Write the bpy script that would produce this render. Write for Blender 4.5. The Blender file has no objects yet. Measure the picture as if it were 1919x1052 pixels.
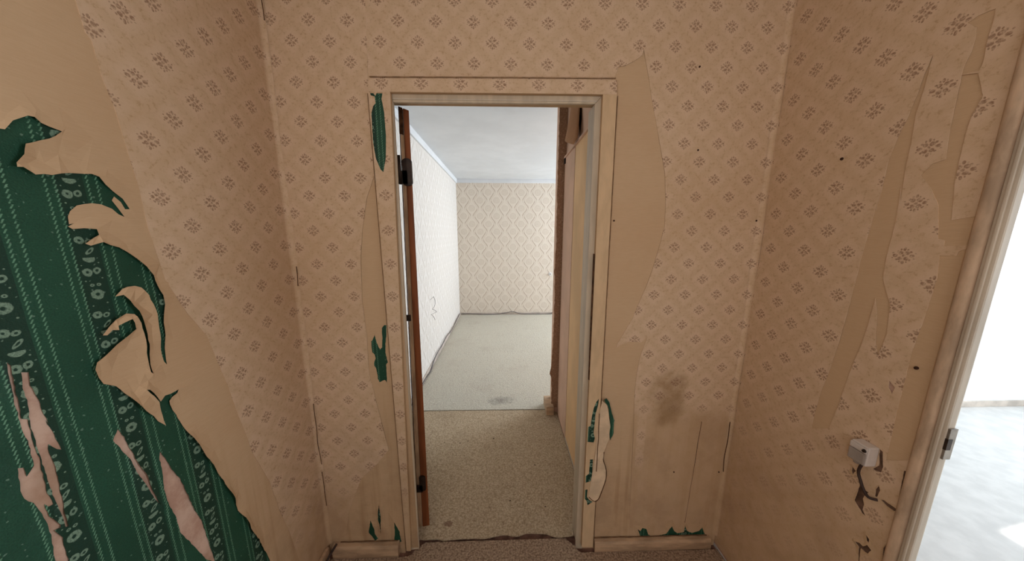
import bpy, bmesh, math, random
import numpy as np
from mathutils import Vector, Matrix, noise
from mathutils.geometry import delaunay_2d_cdt
random.seed(7)
SC = bpy.context.scene
COL = SC.collection

# ------------------------------------------------------------------ camera, world, lights, exposure
CAM_ROT = [[0.999676, -0.025448, 0.001015], [-0.003615, -0.181231, -0.983434], [0.02521, 0.983111, -0.181265]]
cam = bpy.data.cameras.new('camera'); cam_ob = bpy.data.objects.new('camera', cam); COL.objects.link(cam_ob)
cam.sensor_width = 36.0; cam.lens = 36.0 * 567.456 / 1919.0; cam.shift_y = 17.75 / 1919.0; cam.clip_start = 0.02
r_, d_, f_ = (Vector(v) for v in CAM_ROT)
cam_ob.matrix_world = Matrix((( r_.x, -d_.x, -f_.x, 0), (r_.y, -d_.y, -f_.y, 0), (r_.z, -d_.z, -f_.z, 1.5277), (0, 0, 0, 1)))
SC.camera = cam_ob
SC.view_settings.view_transform = 'Standard'; SC.view_settings.look = 'None'
SC.view_settings.gamma = 1.0; SC.view_settings.use_curve_mapping = False
SC.view_settings.exposure = 0.0

world = bpy.data.worlds.new('sky'); SC.world = world; world.use_nodes = True
bg = world.node_tree.nodes['Background']; bg.inputs[0].default_value = (0.72, 0.86, 1.0, 1); bg.inputs[1].default_value = 1.0

def sun(direction, strength, col):
    l = bpy.data.lights.new('sun', 'SUN'); l.energy = strength; l.angle = math.radians(0.6); l.color = col
    o = bpy.data.objects.new('sun', l); COL.objects.link(o)
    o.rotation_euler = Vector(direction).to_track_quat('-Z', 'Y').to_euler(); o.location = (12, 3, 9)
def area(name, loc, direction, sx, sy, power, col):
    l = bpy.data.lights.new(name, 'AREA'); l.shape = 'RECTANGLE'; l.size = sx; l.size_y = sy; l.energy = power; l.color = col
    o = bpy.data.objects.new(name, l); COL.objects.link(o); o.location = loc
    o.rotation_euler = Vector(direction).to_track_quat('-Z', 'Y').to_euler()
sun((-1.0, -0.186, -0.733), 7.0, (1.0, 0.95, 0.88))
area('daylight_far_window', (3.70, 4.65, 1.48), (-1, -0.12, 0.30), 1.7, 1.3, 150.0, (0.78, 0.89, 1.0))
area('daylight_side_window', (5.30, 0.55, 1.50), (-1, 0, -0.05), 2.2, 1.4, 128.0, (0.84, 0.93, 1.0))
area('daylight_from_room_behind', (0.35, -1.08, 1.85), (-0.12, 1, 0.0), 0.8, 0.6, 6.8, (1.0, 0.95, 0.91))  # added fill lamp behind the camera, in an invented opening
area('daylight_from_left_room', (-0.84, -0.62, 1.7), (1, 0.55, 0), 0.8, 1.0, 13.0, (1.0, 0.95, 0.91))  # added fill lamp for the right wall; the left wall has no opening

# ------------------------------------------------------------------ node expressions
class X:
    nt = None
    def __init__(s, sock): s.s = sock
    def _m(s, op, *o):
        n = X.nt.nodes.new('ShaderNodeMath'); n.operation = op
        for i, v in enumerate((s,) + o):
            if isinstance(v, X): X.nt.links.new(v.s, n.inputs[i])
            else: n.inputs[i].default_value = v
        return X(n.outputs[0])
    def __add__(s, o): return s._m('ADD', o)
    __radd__ = __add__
    def __sub__(s, o): return s._m('SUBTRACT', o)
    def __rsub__(s, o): return (s * -1.0) + o
    def __mul__(s, o): return s._m('MULTIPLY', o)
    __rmul__ = __mul__
    def __truediv__(s, o): return s._m('DIVIDE', o)
    def abs(s): return s._m('ABSOLUTE')
    def cos(s): return s._m('COSINE')
    def sin(s): return s._m('SINE')
    def sqrt(s): return s._m('SQRT')
    def min(s, o): return s._m('MINIMUM', o)
    def max(s, o): return s._m('MAXIMUM', o)
    def gt(s, o): return s._m('GREATER_THAN', o)
    def fract(s): return s._m('FRACT')
    def round(s): return s._m('ROUND')
    def pow(s, o): return s._m('POWER', o)
    def step(s, a, b):          # 0 at a, 1 at b (smooth)
        n = X.nt.nodes.new('ShaderNodeMapRange'); n.interpolation_type = 'SMOOTHSTEP'
        X.nt.links.new(s.s, n.inputs[0]); n.inputs[1].default_value = min(a, b); n.inputs[2].default_value = max(a, b)
        n.inputs[3].default_value = 0.0 if a < b else 1.0; n.inputs[4].default_value = 1.0 if a < b else 0.0
        return X(n.outputs[0])
def lin(c):
    return tuple((v / 12.92 if v <= 0.04045 else ((v + 0.055) / 1.055) ** 2.4) for v in (k / 255.0 for k in c)) + (1.0,)
def coords(kind='Object'):
    n = X.nt.nodes.new('ShaderNodeTexCoord'); return n.outputs[kind]
def geo_pos():
    return X.nt.nodes.new('ShaderNodeNewGeometry').outputs['Position']
def sep(v):
    n = X.nt.nodes.new('ShaderNodeSeparateXYZ'); X.nt.links.new(v, n.inputs[0]); return [X(o) for o in n.outputs]
def comb(x, y, z=0.0):
    n = X.nt.nodes.new('ShaderNodeCombineXYZ')
    for i, v in enumerate((x, y, z)):
        if isinstance(v, X): X.nt.links.new(v.s, n.inputs[i])
        else: n.inputs[i].default_value = v
    return n.outputs[0]
def nz(vec, scale, detail=3.0, rough=0.55, color=False):
    n = X.nt.nodes.new('ShaderNodeTexNoise'); n.inputs['Scale'].default_value = scale
    n.inputs['Detail'].default_value = detail; n.inputs['Roughness'].default_value = rough
    X.nt.links.new(vec, n.inputs['Vector'])
    return n.outputs[1] if color else X(n.outputs[0])
def vscale(vec, sx, sy, sz):
    n = X.nt.nodes.new('ShaderNodeVectorMath'); n.operation = 'MULTIPLY'; X.nt.links.new(vec, n.inputs[0])
    n.inputs[1].default_value = (sx, sy, sz); return n.outputs[0]
def mix(fac, a, b):
    n = X.nt.nodes.new('ShaderNodeMix'); n.data_type = 'RGBA'
    for v, i in ((fac, 0), (a, 6), (b, 7)):
        if isinstance(v, X): X.nt.links.new(v.s, n.inputs[i])
        elif isinstance(v, tuple): n.inputs[i].default_value = v
        elif isinstance(v, float): n.inputs[i].default_value = v
        else: X.nt.links.new(v, n.inputs[i])
    return n.outputs[2]
def material(name, build, rough=0.85, spec=0.25, metallic=0.0):
    m = bpy.data.materials.new(name); m.use_nodes = True; X.nt = m.node_tree
    b = m.node_tree.nodes['Principled BSDF']; b.inputs['Roughness'].default_value = rough
    b.inputs['Specular IOR Level'].default_value = spec; b.inputs['Metallic'].default_value = metallic
    r = build()
    c, h, dist = r if isinstance(r, tuple) and len(r) == 3 and not isinstance(r[0], float) else (r, None, 0)
    if isinstance(c, tuple): b.inputs['Base Color'].default_value = c
    else: m.node_tree.links.new(c, b.inputs['Base Color'])
    if h is not None:
        n = m.node_tree.nodes.new('ShaderNodeBump'); n.inputs['Distance'].default_value = dist; n.inputs['Strength'].default_value = 1.0
        m.node_tree.links.new(h.s, n.inputs['Height']); m.node_tree.links.new(n.outputs[0], b.inputs['Normal'])
    return m
def plain(name, rgb, var=0.12, scale=14.0, rough=0.7, spec=0.3, metallic=0.0, stretch=(1, 1, 1), bump=0.0):
    def f():
        p = vscale(coords(), *stretch); n = nz(p, scale, 4.0)
        lo = tuple(max(0.0, v * (1 - var * 1.6)) for v in lin(rgb)[:3]) + (1.0,)
        hi = tuple(v * (1 + var) for v in lin(rgb)[:3]) + (1.0,)
        c = mix(n.step(0.3, 0.72), lo, hi)
        return (c, n, bump) if bump else c
    return material(name, f, rough, spec, metallic)

FL_BASE, FL_HALO, FL_SPECK, FL_MOTIF = (211, 181, 147), (220, 191, 161), (182, 146, 108), (140, 103, 78)
LINING = (201, 168, 130)

def floral():
    pos = geo_pos()
    uv = coords('UV'); wob = nz(vscale(uv, 1, 1, 1), 9.0, 2.0, color=True)
    wx, wy, _ = sep(wob); u, v, _ = sep(uv)
    u = u + (wx - 0.5) * 0.035; v = v + (wy - 0.5) * 0.035
    a = (u - u.round()).abs(); b = (v - v.round()).abs()
    flip = (a + b).gt(0.5)
    a = (a - flip * 0.5).abs(); b = (b - flip * 0.5).abs()
    def blob(cx, cy, rx, ry):
        e = ((a - cx) / rx).pow(2.0) + ((b - cy) / ry).pow(2.0)
        return e.step(1.15, 0.45)
    m = blob(0.047, 0.056, 0.045, 0.041)
    for q in ((0.0, 0.130, 0.026, 0.040), (0.128, 0.010, 0.042, 0.024), (0.098, 0.078, 0.022, 0.02), (0.05, 0.118, 0.016, 0.02), (0.0, 0.0, 0.028, 0.028), (0.165, 0.05, 0.018, 0.012)):
        m = m.max(blob(*q))
    fine = nz(uv, 22.0, 4.0, 0.65)
    m = m * (fine.step(0.32, 0.6) * 0.92 + 0.08)
    d = a + b
    grain = nz(uv, 11.0, 6.0, 0.74)
    net = (d + (grain - 0.5) * 0.35).step(0.20, 0.50)
    c = mix(net * 0.8, lin(FL_HALO), lin(FL_BASE))
    c = mix(grain.step(0.5, 0.68) * (net * 0.6 + 0.1), c, lin(FL_SPECK))
    big = nz(pos, 1.7, 3.0)
    c = mix(big.step(0.45, 0.75) * 0.3, c, lin((190, 152, 110)))
    px, py, pz = sep(pos)
    grime = nz(pos, 7.0, 5.0, 0.6)
    c = mix(pz.step(0.95, 0.1) * grime.step(0.42, 0.7) * 0.35, c, lin((150, 120, 98)))
    # print washed out by old damp low on the walls
    nn = nz(pos, 9.0, 4.0) - 0.5
    col = ((px - 0.628) / 0.02).pow(2.0).step(1.4, 0.5) * pz.step(0.40, 0.52)
    keep = (px.gt(0.0) * (1.0 - px.gt(1.04)) * ((pz + nn * 0.12).step(0.66, 0.80).max(col * 0.7))) + px.step(0.01, 0.0) * (pz + nn * 0.3).step(0.12, 0.52) + px.gt(1.04) * ((pz + nn * 0.5).step(0.45, 1.0) * 0.75 + 0.25)
    wash = mix(grime.step(0.4, 0.66) * 0.5, lin((202, 170, 134)), lin((176, 144, 112)))
    stk = nz(vscale(pos, 26, 26, 1.2), 1.0, 4.0)
    wash = mix(stk.step(0.45, 0.7) * 0.4, wash, lin((184, 148, 108)))
    c = mix((1.0 - keep) * 0.8, c, wash)
    st = (((px - 0.745) / 0.075).pow(2.0) + ((pz - 0.80) / 0.10).pow(2.0)) + (grime - 0.5) * 6.0 + nn * 3.0
    c = mix(st.step(2.2, -0.6) * 0.62, c, lin((140, 106, 62)))
    c = mix(m * 0.8 * keep, c, lin(FL_MOTIF))
    return c, grain * 0.5 + nz(pos, 60.0, 2.0) * 0.5, 0.0006
def lining():
    pos = geo_pos(); p = vscale(pos, 6, 6, 90)
    w = nz(p, 6.0, 3.0); big = nz(pos, 2.2, 4.0); px, py, pz = sep(pos)
    c = mix(w.step(0.3, 0.7) * 0.35, lin((204, 172, 136)), lin((216, 186, 150)))
    c = mix(big.step(0.45, 0.7) * 0.3, c, lin((196, 157, 118)))
    # old water streaks and grime on the lower part
    stk = nz(vscale(pos, 26, 26, 1.2), 1.0, 4.0)
    c = mix(pz.step(1.05, 0.5) * stk.step(0.45, 0.7) * 0.45, c, lin((168, 132, 92)))
    gr = nz(pos, 5.0, 6.0, 0.65)
    c = mix(pz.step(0.9, 0.2) * gr.step(0.4, 0.68) * 0.4, c, lin((150, 122, 94)))
    return c, w, 0.0005
def lining_patched():
    return lining()
def plaster():
    pos = geo_pos(); n = nz(pos, 16.0, 6.0, 0.65); k = nz(pos, 5.0, 4.0)
    c = mix(n.step(0.35, 0.65), lin((190, 152, 132)), lin((214, 182, 162)))
    return mix(k.step(0.56, 0.66) * 0.5, c, lin((158, 124, 96))), n, 0.002
def green():
    uv = coords('UV'); u, v, _ = sep(uv); pos = geo_pos()
    weave = nz(vscale(uv, 420, 420, 1), 1.0, 1.0); big = nz(pos, 6.0, 3.0)
    c = mix(big.step(0.3, 0.7), lin((25, 70, 50)), lin((33, 82, 60)))
    c = mix(weave.step(0.35, 0.7) * 0.45, c, lin((19, 54, 40)))
    P = 0.0985
    t = ((u - 0.4400) / P); x = (t - t._m('FLOOR')) * P            # 0..P across one repeat
    band = x.gt(0.0635) * (1.0 - x.gt(0.0960))
    c = mix(band * 0.75, c, lin((17, 48, 36)))
    tri = ((v / 0.0068).fract() - 0.5)
    zig = None
    for x0 in (0.0022, 0.0142, 0.0522, 0.0625):
        dd = (x - x0 - tri * 0.0034).abs()
        l = dd.step(0.00135, 0.0006) * (1.0 - (tri.abs().gt(0.43)))
        zig = l if zig is None else zig.max(l)
    zn = nz(vscale(uv, 300, 300, 1), 1.0, 2.0)
    c = mix(zig * zn.step(0.25, 0.5) * 0.8, c, lin((114, 160, 130)))
    # flower column: one repeat is 0.1245 high
    w = ((v + 0.1009) / 0.1245); w = (w - w.round()) * 0.1245
    xx = x - 0.0795
    wn = nz(vscale(uv, 160, 160, 1), 1.0, 2.0) - 0.5
    fl = None
    def ell(cx, cz, rx, rz, hole=0.0, rot=0.0):
        ca, sa = math.cos(rot), math.sin(rot)
        dx, dz = xx - cx, w - cz
        e = (((dx * ca + dz * sa) / rx).pow(2.0) + ((dx * -sa + dz * ca) / rz).pow(2.0)).sqrt() + wn * 0.5
        k = e.step(1.08, 0.9)
        if hole: k = k * e.step(hole - 0.1, hole + 0.12)
        return k
    for q in ((0, 0, .0085, .0085, .33), (-.004, .0165, .003, .0026, .3), (.0042, .0165, .003, .0026, .3),
              (-.006, .038, .0062, .0066, .3, .3), (.0062, .040, .0048, .0058, .4, -.5), (0, .0607, .0078, .0066, .0),
              (-.0065, -.034, .0062, .006, .3, -.6), (.0045, -.0365, .005, .0042, .4, .5), (.003, -.052, .008, .003, .45, .8),
              (-.0105, .024, .0012, .0012, 0), (.0108, .027, .0012, .0012, 0), (-.009, -.018, .0012, .0012, 0), (.0098, -.016, .0014, .0014, 0), (.0105, .053, .0012, .0012, 0), (-.0112, .05, .001, .001, 0)):
        k = ell(*q); fl = k if fl is None else fl.max(k)
    fn = nz(vscale(uv, 520, 520, 1), 1.0, 2.0)
    c = mix(fl * (fn.step(0.3, 0.62) * 0.4 + 0.38), c, lin((142, 170, 146)))
    sp = nz(vscale(uv, 190, 190, 1), 1.0, 0.0)
    c = mix(sp.step(0.76, 0.80) * 0.4, c, lin((140, 170, 150)))
    return c, weave, 0.0006
def damask(base=(224, 214, 200), line=(174, 152, 128), amt=0.65):
    uv = coords('UV'); u, v, _ = sep(uv); pos = geo_pos()
    wn = nz(uv, 4.0, 2.0, color=True); ax, ay, _ = sep(wn)
    u = u + (ax - 0.5) * 0.04; v = v + (ay - 0.5) * 0.04
    T = 2 * math.pi
    U = (u - u.round()).abs(); k = (v * T).cos() * 0.12
    a = U; b = (v - v.round()).abs(); flip = (a + b).gt(0.5)
    a = (a - flip * 0.5).abs(); b = (b - flip * 0.5).abs(); r = (a * a + b * b).sqrt()
    low = (v * T).sin().step(-0.2, 0.7); up = (v * T).sin().step(0.2, -0.7)
    l = (U - 0.2 - k).abs().step(0.04, 0.012) * (low * 0.8 + 0.25)
    l = l.max((U - 0.3 - k).abs().step(0.04, 0.012) * (up * 0.8 + 0.25))
    for rad in (0.05, 0.12, 0.18): l = l.max((r - rad).abs().step(0.03, 0.008) * 0.4)
    n = nz(uv, 14.0, 4.0)
    c = mix(l * amt, lin(base), lin(line))
    c = mix(n.step(0.5, 0.75) * 0.2, c, lin(line))
    return c, (1.0 - l) * 1.0, 0.002
def damask_shaded():  # partition-end damask with its unlit-side shade put into the colour
    uv = coords('UV'); n = nz(uv, 7.0, 4.0, 0.6); w = nz(uv, 2.6, 3.0)
    r = ((w * 22.0).sin().abs()).step(0.55, 0.15)
    c = mix(r * 0.7, lin((166, 128, 100)), lin((208, 174, 146)))
    return mix(n.step(0.45, 0.7) * 0.35, c, lin((146, 112, 90))), r, 0.0012
def carpet(light, dark, spot, sc):
    def f():
        pos = geo_pos(); n = nz(pos, sc, 3.0, 0.7); m = nz(vscale(pos, 1, 0.35, 1), sc * 0.6, 4.0, 0.75); big = nz(pos, 2.4, 5.0, 0.62)
        c = mix(n.step(0.3, 0.7), lin(dark), lin(light))
        c = mix(m.step(0.54, 0.72) * 0.5, c, lin(spot))
        c = mix(big.step(0.5, 0.8) * 0.35, c, lin(spot))
        px, py, pz = sep(pos)
        st = ((px + 0.05) / 0.13).pow(2.0) + ((py - 2.58) / 0.07).pow(2.0) + (nz(pos, 14.0, 5.0, 0.7) - 0.5) * 6.0
        c = mix(st.step(1.6, -0.8) * 0.5, c, lin((92, 82, 80)))
        s2 = ((px - SPX) / 0.026).pow(2.0) + ((py - SPY) / 0.018).pow(2.0) + (n - 0.5) * 1.2
        c = mix(s2.step(1.1, 0.6) * 0.6, c, lin((112, 76, 62)))
        return c, n + m * 0.7, 0.006
    return f

D = {
 "L_lining":[[0.05,1.6816],[0.5749,1.7016],[0.5876,1.7198],[0.6061,1.734],[0.6139,1.7346],[0.6216,1.7269],[0.6305,1.7238],[0.647,1.7205],[0.6346,1.7082],[0.6265,1.7019],[0.6013,1.688],[0.593,1.6839],[0.5886,1.6737],[0.5858,1.6649],[0.5743,1.6485],[0.5741,1.6413],[0.5804,1.6426],[0.5889,1.6351],[0.5921,1.6319],[0.6018,1.6349],[0.6126,1.6349],[0.6277,1.6405],[0.6432,1.6442],[0.6656,1.6467],[0.6759,1.6487],[0.6854,1.6447],[0.6934,1.6305],[0.7058,1.6187],[0.7224,1.6044],[0.7313,1.5827],[0.7222,1.5819],[0.7171,1.5967],[0.7075,1.6074],[0.7021,1.5989],[0.7104,1.582],[0.7173,1.5643],[0.7081,1.57],[0.6988,1.581],[0.682,1.5887],[0.6682,1.5896],[0.6441,1.583],[0.6326,1.5715],[0.6275,1.5607],[0.6263,1.5459],[0.6338,1.5479],[0.624,1.5417],[0.6286,1.5367],[0.6454,1.5387],[0.6636,1.5372],[0.6624,1.5255],[0.6517,1.5193],[0.6364,1.5081],[0.6428,1.5039],[0.6639,1.5109],[0.675,1.5036],[0.6908,1.4983],[0.7046,1.4878],[0.7181,1.4719],[0.7317,1.4527],[0.7455,1.4299],[0.7497,1.4022],[0.7574,1.3786],[0.7581,1.356],[0.7496,1.3241],[0.7457,1.2956],[0.7423,1.2636],[0.7384,1.23],[0.737,1.2035],[0.7318,1.2144],[0.7308,1.247],[0.7326,1.3],[0.7345,1.3345],[0.7306,1.362],[0.7241,1.3855],[0.7157,1.3973],[0.709,1.4061],[0.698,1.4117],[0.6862,1.4113],[0.678,1.4079],[0.6626,1.3943],[0.6766,1.3951],[0.6835,1.3815],[0.6942,1.3542],[0.7002,1.3258],[0.7049,1.2944],[0.7054,1.2571],[0.7007,1.1967],[0.6964,1.2029],[0.6984,1.2371],[0.6995,1.266],[0.6983,1.2993],[0.6938,1.3252],[0.6879,1.342],[0.6824,1.3498],[0.6699,1.3544],[0.6524,1.3447],[0.6415,1.3338],[0.6275,1.3184],[0.6339,1.3162],[0.6442,1.3246],[0.6544,1.3213],[0.6544,1.331],[0.6664,1.3358],[0.6786,1.3397],[0.6817,1.33],[0.6837,1.3143],[0.6657,1.3016],[0.6469,1.2911],[0.6344,1.2815],[0.6262,1.2752],[0.6101,1.2656],[0.6052,1.2526],[0.608,1.2323],[0.6135,1.2162],[0.632,1.2015],[0.6417,1.1784],[0.6538,1.1492],[0.666,1.1214],[0.6851,1.0953],[0.6929,1.0759],[0.7067,1.0548],[0.7018,1.0989],[0.6994,1.1233],[0.6898,1.1444],[0.6779,1.1676],[0.6847,1.1638],[0.6959,1.1409],[0.7028,1.1227],[0.714,1.132],[0.7281,1.1298],[0.7486,1.1304],[0.7432,1.1228],[0.73,1.1199],[0.7224,1.1126],[0.7232,1.1033],[0.728,1.0825],[0.7331,1.0687],[0.7382,1.045],[0.7438,1.0151],[0.7545,0.986],[0.7657,0.9558],[0.7714,0.9335],[0.7768,0.9077],[0.794,0.8583],[0.8114,0.8006],[0.8205,0.7545],[0.832,0.7176],[0.8408,0.6626],[0.8533,0.6223],[0.864,0.5688],[0.878,0.5278],[0.8954,0.4592],[0.9145,0.3897],[0.9242,0.3456],[0.9442,0.12],[1.238,0.12],[1.238,2.5],[0.05,2.5]],
 "L_floral":[[0.695,2.5],[0.715,2.0453],[0.7172,1.9841],[0.7214,1.9307],[0.7289,1.9205],[0.7325,1.8579],[0.7441,1.7934],[0.7536,1.6814],[0.7498,1.7293],[0.7585,1.6308],[0.7592,1.5398],[0.7717,1.4153],[0.8074,1.3203],[0.8476,1.2436],[0.8833,1.0607],[0.8948,0.9833],[0.9276,0.7908],[0.9714,0.646],[0.9953,0.4918],[1.0199,0.3832],[1.0508,0.1799],[1.0608,0.0],[1.237,0.0],[1.237,2.5]],
 "L_tear":[[0.5749,1.7016],[0.5876,1.7198],[0.6061,1.734],[0.6139,1.7346],[0.6216,1.7269],[0.6305,1.7238],[0.647,1.7205],[0.6346,1.7082],[0.6265,1.7019],[0.6013,1.688],[0.593,1.6839],[0.5886,1.6737],[0.5858,1.6649],[0.5743,1.6485],[0.5741,1.6413],[0.5804,1.6426],[0.5889,1.6351],[0.5921,1.6319],[0.6018,1.6349],[0.6126,1.6349],[0.6277,1.6405],[0.6432,1.6442],[0.6656,1.6467],[0.6759,1.6487],[0.6854,1.6447],[0.6934,1.6305],[0.7058,1.6187],[0.7224,1.6044],[0.7313,1.5827],[0.7222,1.5819],[0.7171,1.5967],[0.7075,1.6074],[0.7021,1.5989],[0.7104,1.582],[0.7173,1.5643],[0.7081,1.57],[0.6988,1.581],[0.682,1.5887],[0.6682,1.5896],[0.6441,1.583],[0.6326,1.5715],[0.6275,1.5607],[0.6263,1.5459],[0.6338,1.5479],[0.624,1.5417],[0.6286,1.5367],[0.6454,1.5387],[0.6636,1.5372],[0.6624,1.5255],[0.6517,1.5193],[0.6364,1.5081],[0.6428,1.5039],[0.6639,1.5109],[0.675,1.5036],[0.6908,1.4983],[0.7046,1.4878],[0.7181,1.4719],[0.7317,1.4527],[0.7455,1.4299],[0.7497,1.4022],[0.7574,1.3786],[0.7581,1.356],[0.7496,1.3241],[0.7457,1.2956],[0.7423,1.2636],[0.7384,1.23],[0.737,1.2035],[0.7318,1.2144],[0.7308,1.247],[0.7326,1.3],[0.7345,1.3345],[0.7306,1.362],[0.7241,1.3855],[0.7157,1.3973],[0.709,1.4061],[0.698,1.4117],[0.6862,1.4113],[0.678,1.4079],[0.6626,1.3943],[0.6766,1.3951],[0.6835,1.3815],[0.6942,1.3542],[0.7002,1.3258],[0.7049,1.2944],[0.7054,1.2571],[0.7007,1.1967],[0.6964,1.2029],[0.6984,1.2371],[0.6995,1.266],[0.6983,1.2993],[0.6938,1.3252],[0.6879,1.342],[0.6824,1.3498],[0.6699,1.3544],[0.6524,1.3447],[0.6415,1.3338],[0.6275,1.3184],[0.6339,1.3162],[0.6442,1.3246],[0.6544,1.3213],[0.6544,1.331],[0.6664,1.3358],[0.6786,1.3397],[0.6817,1.33],[0.6837,1.3143],[0.6657,1.3016],[0.6469,1.2911],[0.6344,1.2815],[0.6262,1.2752],[0.6101,1.2656],[0.6052,1.2526],[0.608,1.2323],[0.6135,1.2162],[0.632,1.2015],[0.6417,1.1784],[0.6538,1.1492],[0.666,1.1214],[0.6851,1.0953],[0.6929,1.0759],[0.7067,1.0548],[0.7018,1.0989],[0.6994,1.1233],[0.6898,1.1444],[0.6779,1.1676],[0.6847,1.1638],[0.6959,1.1409],[0.7028,1.1227],[0.714,1.132],[0.7281,1.1298],[0.7486,1.1304],[0.7432,1.1228],[0.73,1.1199],[0.7224,1.1126],[0.7232,1.1033],[0.728,1.0825],[0.7331,1.0687],[0.7382,1.045],[0.7438,1.0151],[0.7545,0.986],[0.7657,0.9558],[0.7714,0.9335],[0.7768,0.9077],[0.794,0.8583],[0.8114,0.8006],[0.8205,0.7545],[0.832,0.7176],[0.8408,0.6626],[0.8533,0.6223],[0.864,0.5688],[0.878,0.5278],[0.8954,0.4592],[0.9145,0.3897],[0.9242,0.3456]],
 "L_seam":[[0.715,2.0453],[0.7172,1.9841],[0.7214,1.9307],[0.7289,1.9205],[0.7325,1.8579],[0.7441,1.7934],[0.7536,1.6814],[0.7498,1.7293],[0.7585,1.6308],[0.7592,1.5398],[0.7717,1.4153],[0.8074,1.3203],[0.8476,1.2436],[0.8833,1.0607],[0.8948,0.9833],[0.9276,0.7908],[0.9714,0.646],[0.9953,0.4918],[1.0199,0.3832],[1.0508,0.1799]],
 "L_green_holes":[[[0.5189,1.2879],[0.5272,1.284],[0.5243,1.2601],[0.5293,1.2288],[0.5302,1.1991],[0.5334,1.172],[0.5305,1.1874],[0.5345,1.1618],[0.5369,1.1367],[0.5383,1.1193],[0.5329,1.125],[0.5253,1.1411],[0.523,1.1241],[0.5246,1.0993],[0.5234,1.0644],[0.5223,1.0289],[0.5187,1.0046],[0.5182,0.9673],[0.514,0.9695],[0.5139,1.0035],[0.5132,1.0288],[0.5119,1.0602],[0.5117,1.0958],[0.5118,1.1416],[0.5122,1.1915],[0.5167,1.2362],[0.5152,1.2599]],[[0.5084,1.3123],[0.5111,1.3039],[0.5083,1.2735],[0.5066,1.2296],[0.5049,1.2072],[0.5116,1.2014],[0.5094,1.1548],[0.5106,1.117],[0.5079,1.0846],[0.5071,1.0529],[0.51,1.026],[0.5039,1.0262],[0.5005,1.0357],[0.5006,1.0086],[0.5095,0.9802],[0.5085,0.9751],[0.5009,0.9775],[0.5082,0.9534],[0.5073,0.9289],[0.5062,0.8978],[0.4921,0.9161],[0.4945,0.9478],[0.4954,0.99],[0.4944,1.0212],[0.4897,1.0496],[0.4817,1.0664],[0.4802,1.0834],[0.4849,1.1248],[0.4911,1.1209],[0.4909,1.1029],[0.5021,1.1156],[0.5046,1.1639],[0.5018,1.1905],[0.5023,1.2035],[0.5028,1.2444],[0.5058,1.2943]],[[0.621,1.1053],[0.6282,1.081],[0.6334,1.0435],[0.6388,1.0046],[0.6487,0.9635],[0.6531,0.9135],[0.6616,0.8641],[0.6536,0.8912],[0.6415,0.949],[0.6314,0.9878],[0.6288,1.0188],[0.6168,1.0622],[0.609,1.0861]],[[0.6841,1.0011],[0.6899,0.9789],[0.6983,0.936],[0.7126,0.8968],[0.7201,0.8405],[0.7281,0.7816],[0.74,0.7396],[0.7432,0.688],[0.7478,0.6272],[0.7522,0.5774],[0.7318,0.6132],[0.71,0.6858],[0.6867,0.7593],[0.6836,0.8123],[0.6746,0.8539],[0.6734,0.9019],[0.6774,0.9441],[0.6796,0.9874]]],
 "B_floral_l":[[-0.8498800000000001,2.5],[-0.4771,2.461],[-0.4941,2.0868],[-0.4978,1.9005],[-0.4982,1.7478],[-0.5337,1.6645],[-0.5605,1.5461],[-0.5761,1.4407],[-0.5872,1.2649],[-0.5809,1.108],[-0.5858,0.9414],[-0.5652,0.7975],[-0.551,0.7087],[-0.5284,0.5633],[-0.5766,0.5007],[-0.664,0.4154],[-0.7046,0.3186],[-0.7404,0.2283],[-0.7626,0.1019],[-0.8498800000000001,0.06]],
 "B_floral_r":[[-0.4766,2.5],[-0.4936,2.0768000000000004],[0.4037,2.0768000000000004],[0.4237,2.1357],[0.4472,2.1384],[0.4882,2.1593],[0.5082,2.1745],[0.5128,2.1917],[0.5303,2.1335],[0.5655,2.0025],[0.6042,1.8657],[0.6314,1.7654],[0.6457,1.6618],[0.6498,1.5571],[0.6363,1.4854],[0.6174,1.3918],[0.5963,1.3166],[0.5736,1.2539],[0.5451,1.1686],[0.5079,1.0962],[0.489,1.0594],[0.4864,1.0446],[0.5381,1.0701],[0.5955,1.0659],[0.6184,1.0916],[0.5936,0.9985],[0.5852,0.9208],[0.5825,0.8309],[0.5905,0.658],[0.5954,0.4911],[0.6026,0.3227],[0.6121,0.1189],[0.6189,0.0241],[1.0458,0.0241],[1.0458,2.5]],
 "B_tear":[[-0.4982,1.7478],[-0.5337,1.6645],[-0.5605,1.5461],[-0.5761,1.4407],[-0.5872,1.2649],[-0.5809,1.108],[-0.5858,0.9414],[-0.5652,0.7975],[-0.551,0.7087],[-0.5284,0.5633],[-0.5766,0.5007],[-0.664,0.4154],[-0.7046,0.3186],[-0.7404,0.2283],[-0.7626,0.1019]],
 "B_tear_r":[[0.4237,2.1357],[0.4472,2.1384],[0.4882,2.1593],[0.5082,2.1745],[0.5128,2.1917],[0.5303,2.1335],[0.5655,2.0025],[0.6042,1.8657],[0.6314,1.7654],[0.6457,1.6618],[0.6498,1.5571],[0.6363,1.4854],[0.6174,1.3918],[0.5963,1.3166],[0.5736,1.2539],[0.5451,1.1686],[0.5079,1.0962],[0.489,1.0594],[0.4864,1.0446],[0.5381,1.0701],[0.5955,1.0659],[0.6184,1.0916],[0.5936,0.9985],[0.5852,0.9208],[0.5825,0.8309],[0.5905,0.658],[0.5954,0.4911],[0.6026,0.3227],[0.6121,0.1189],[0.6189,0.0241]],
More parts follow.
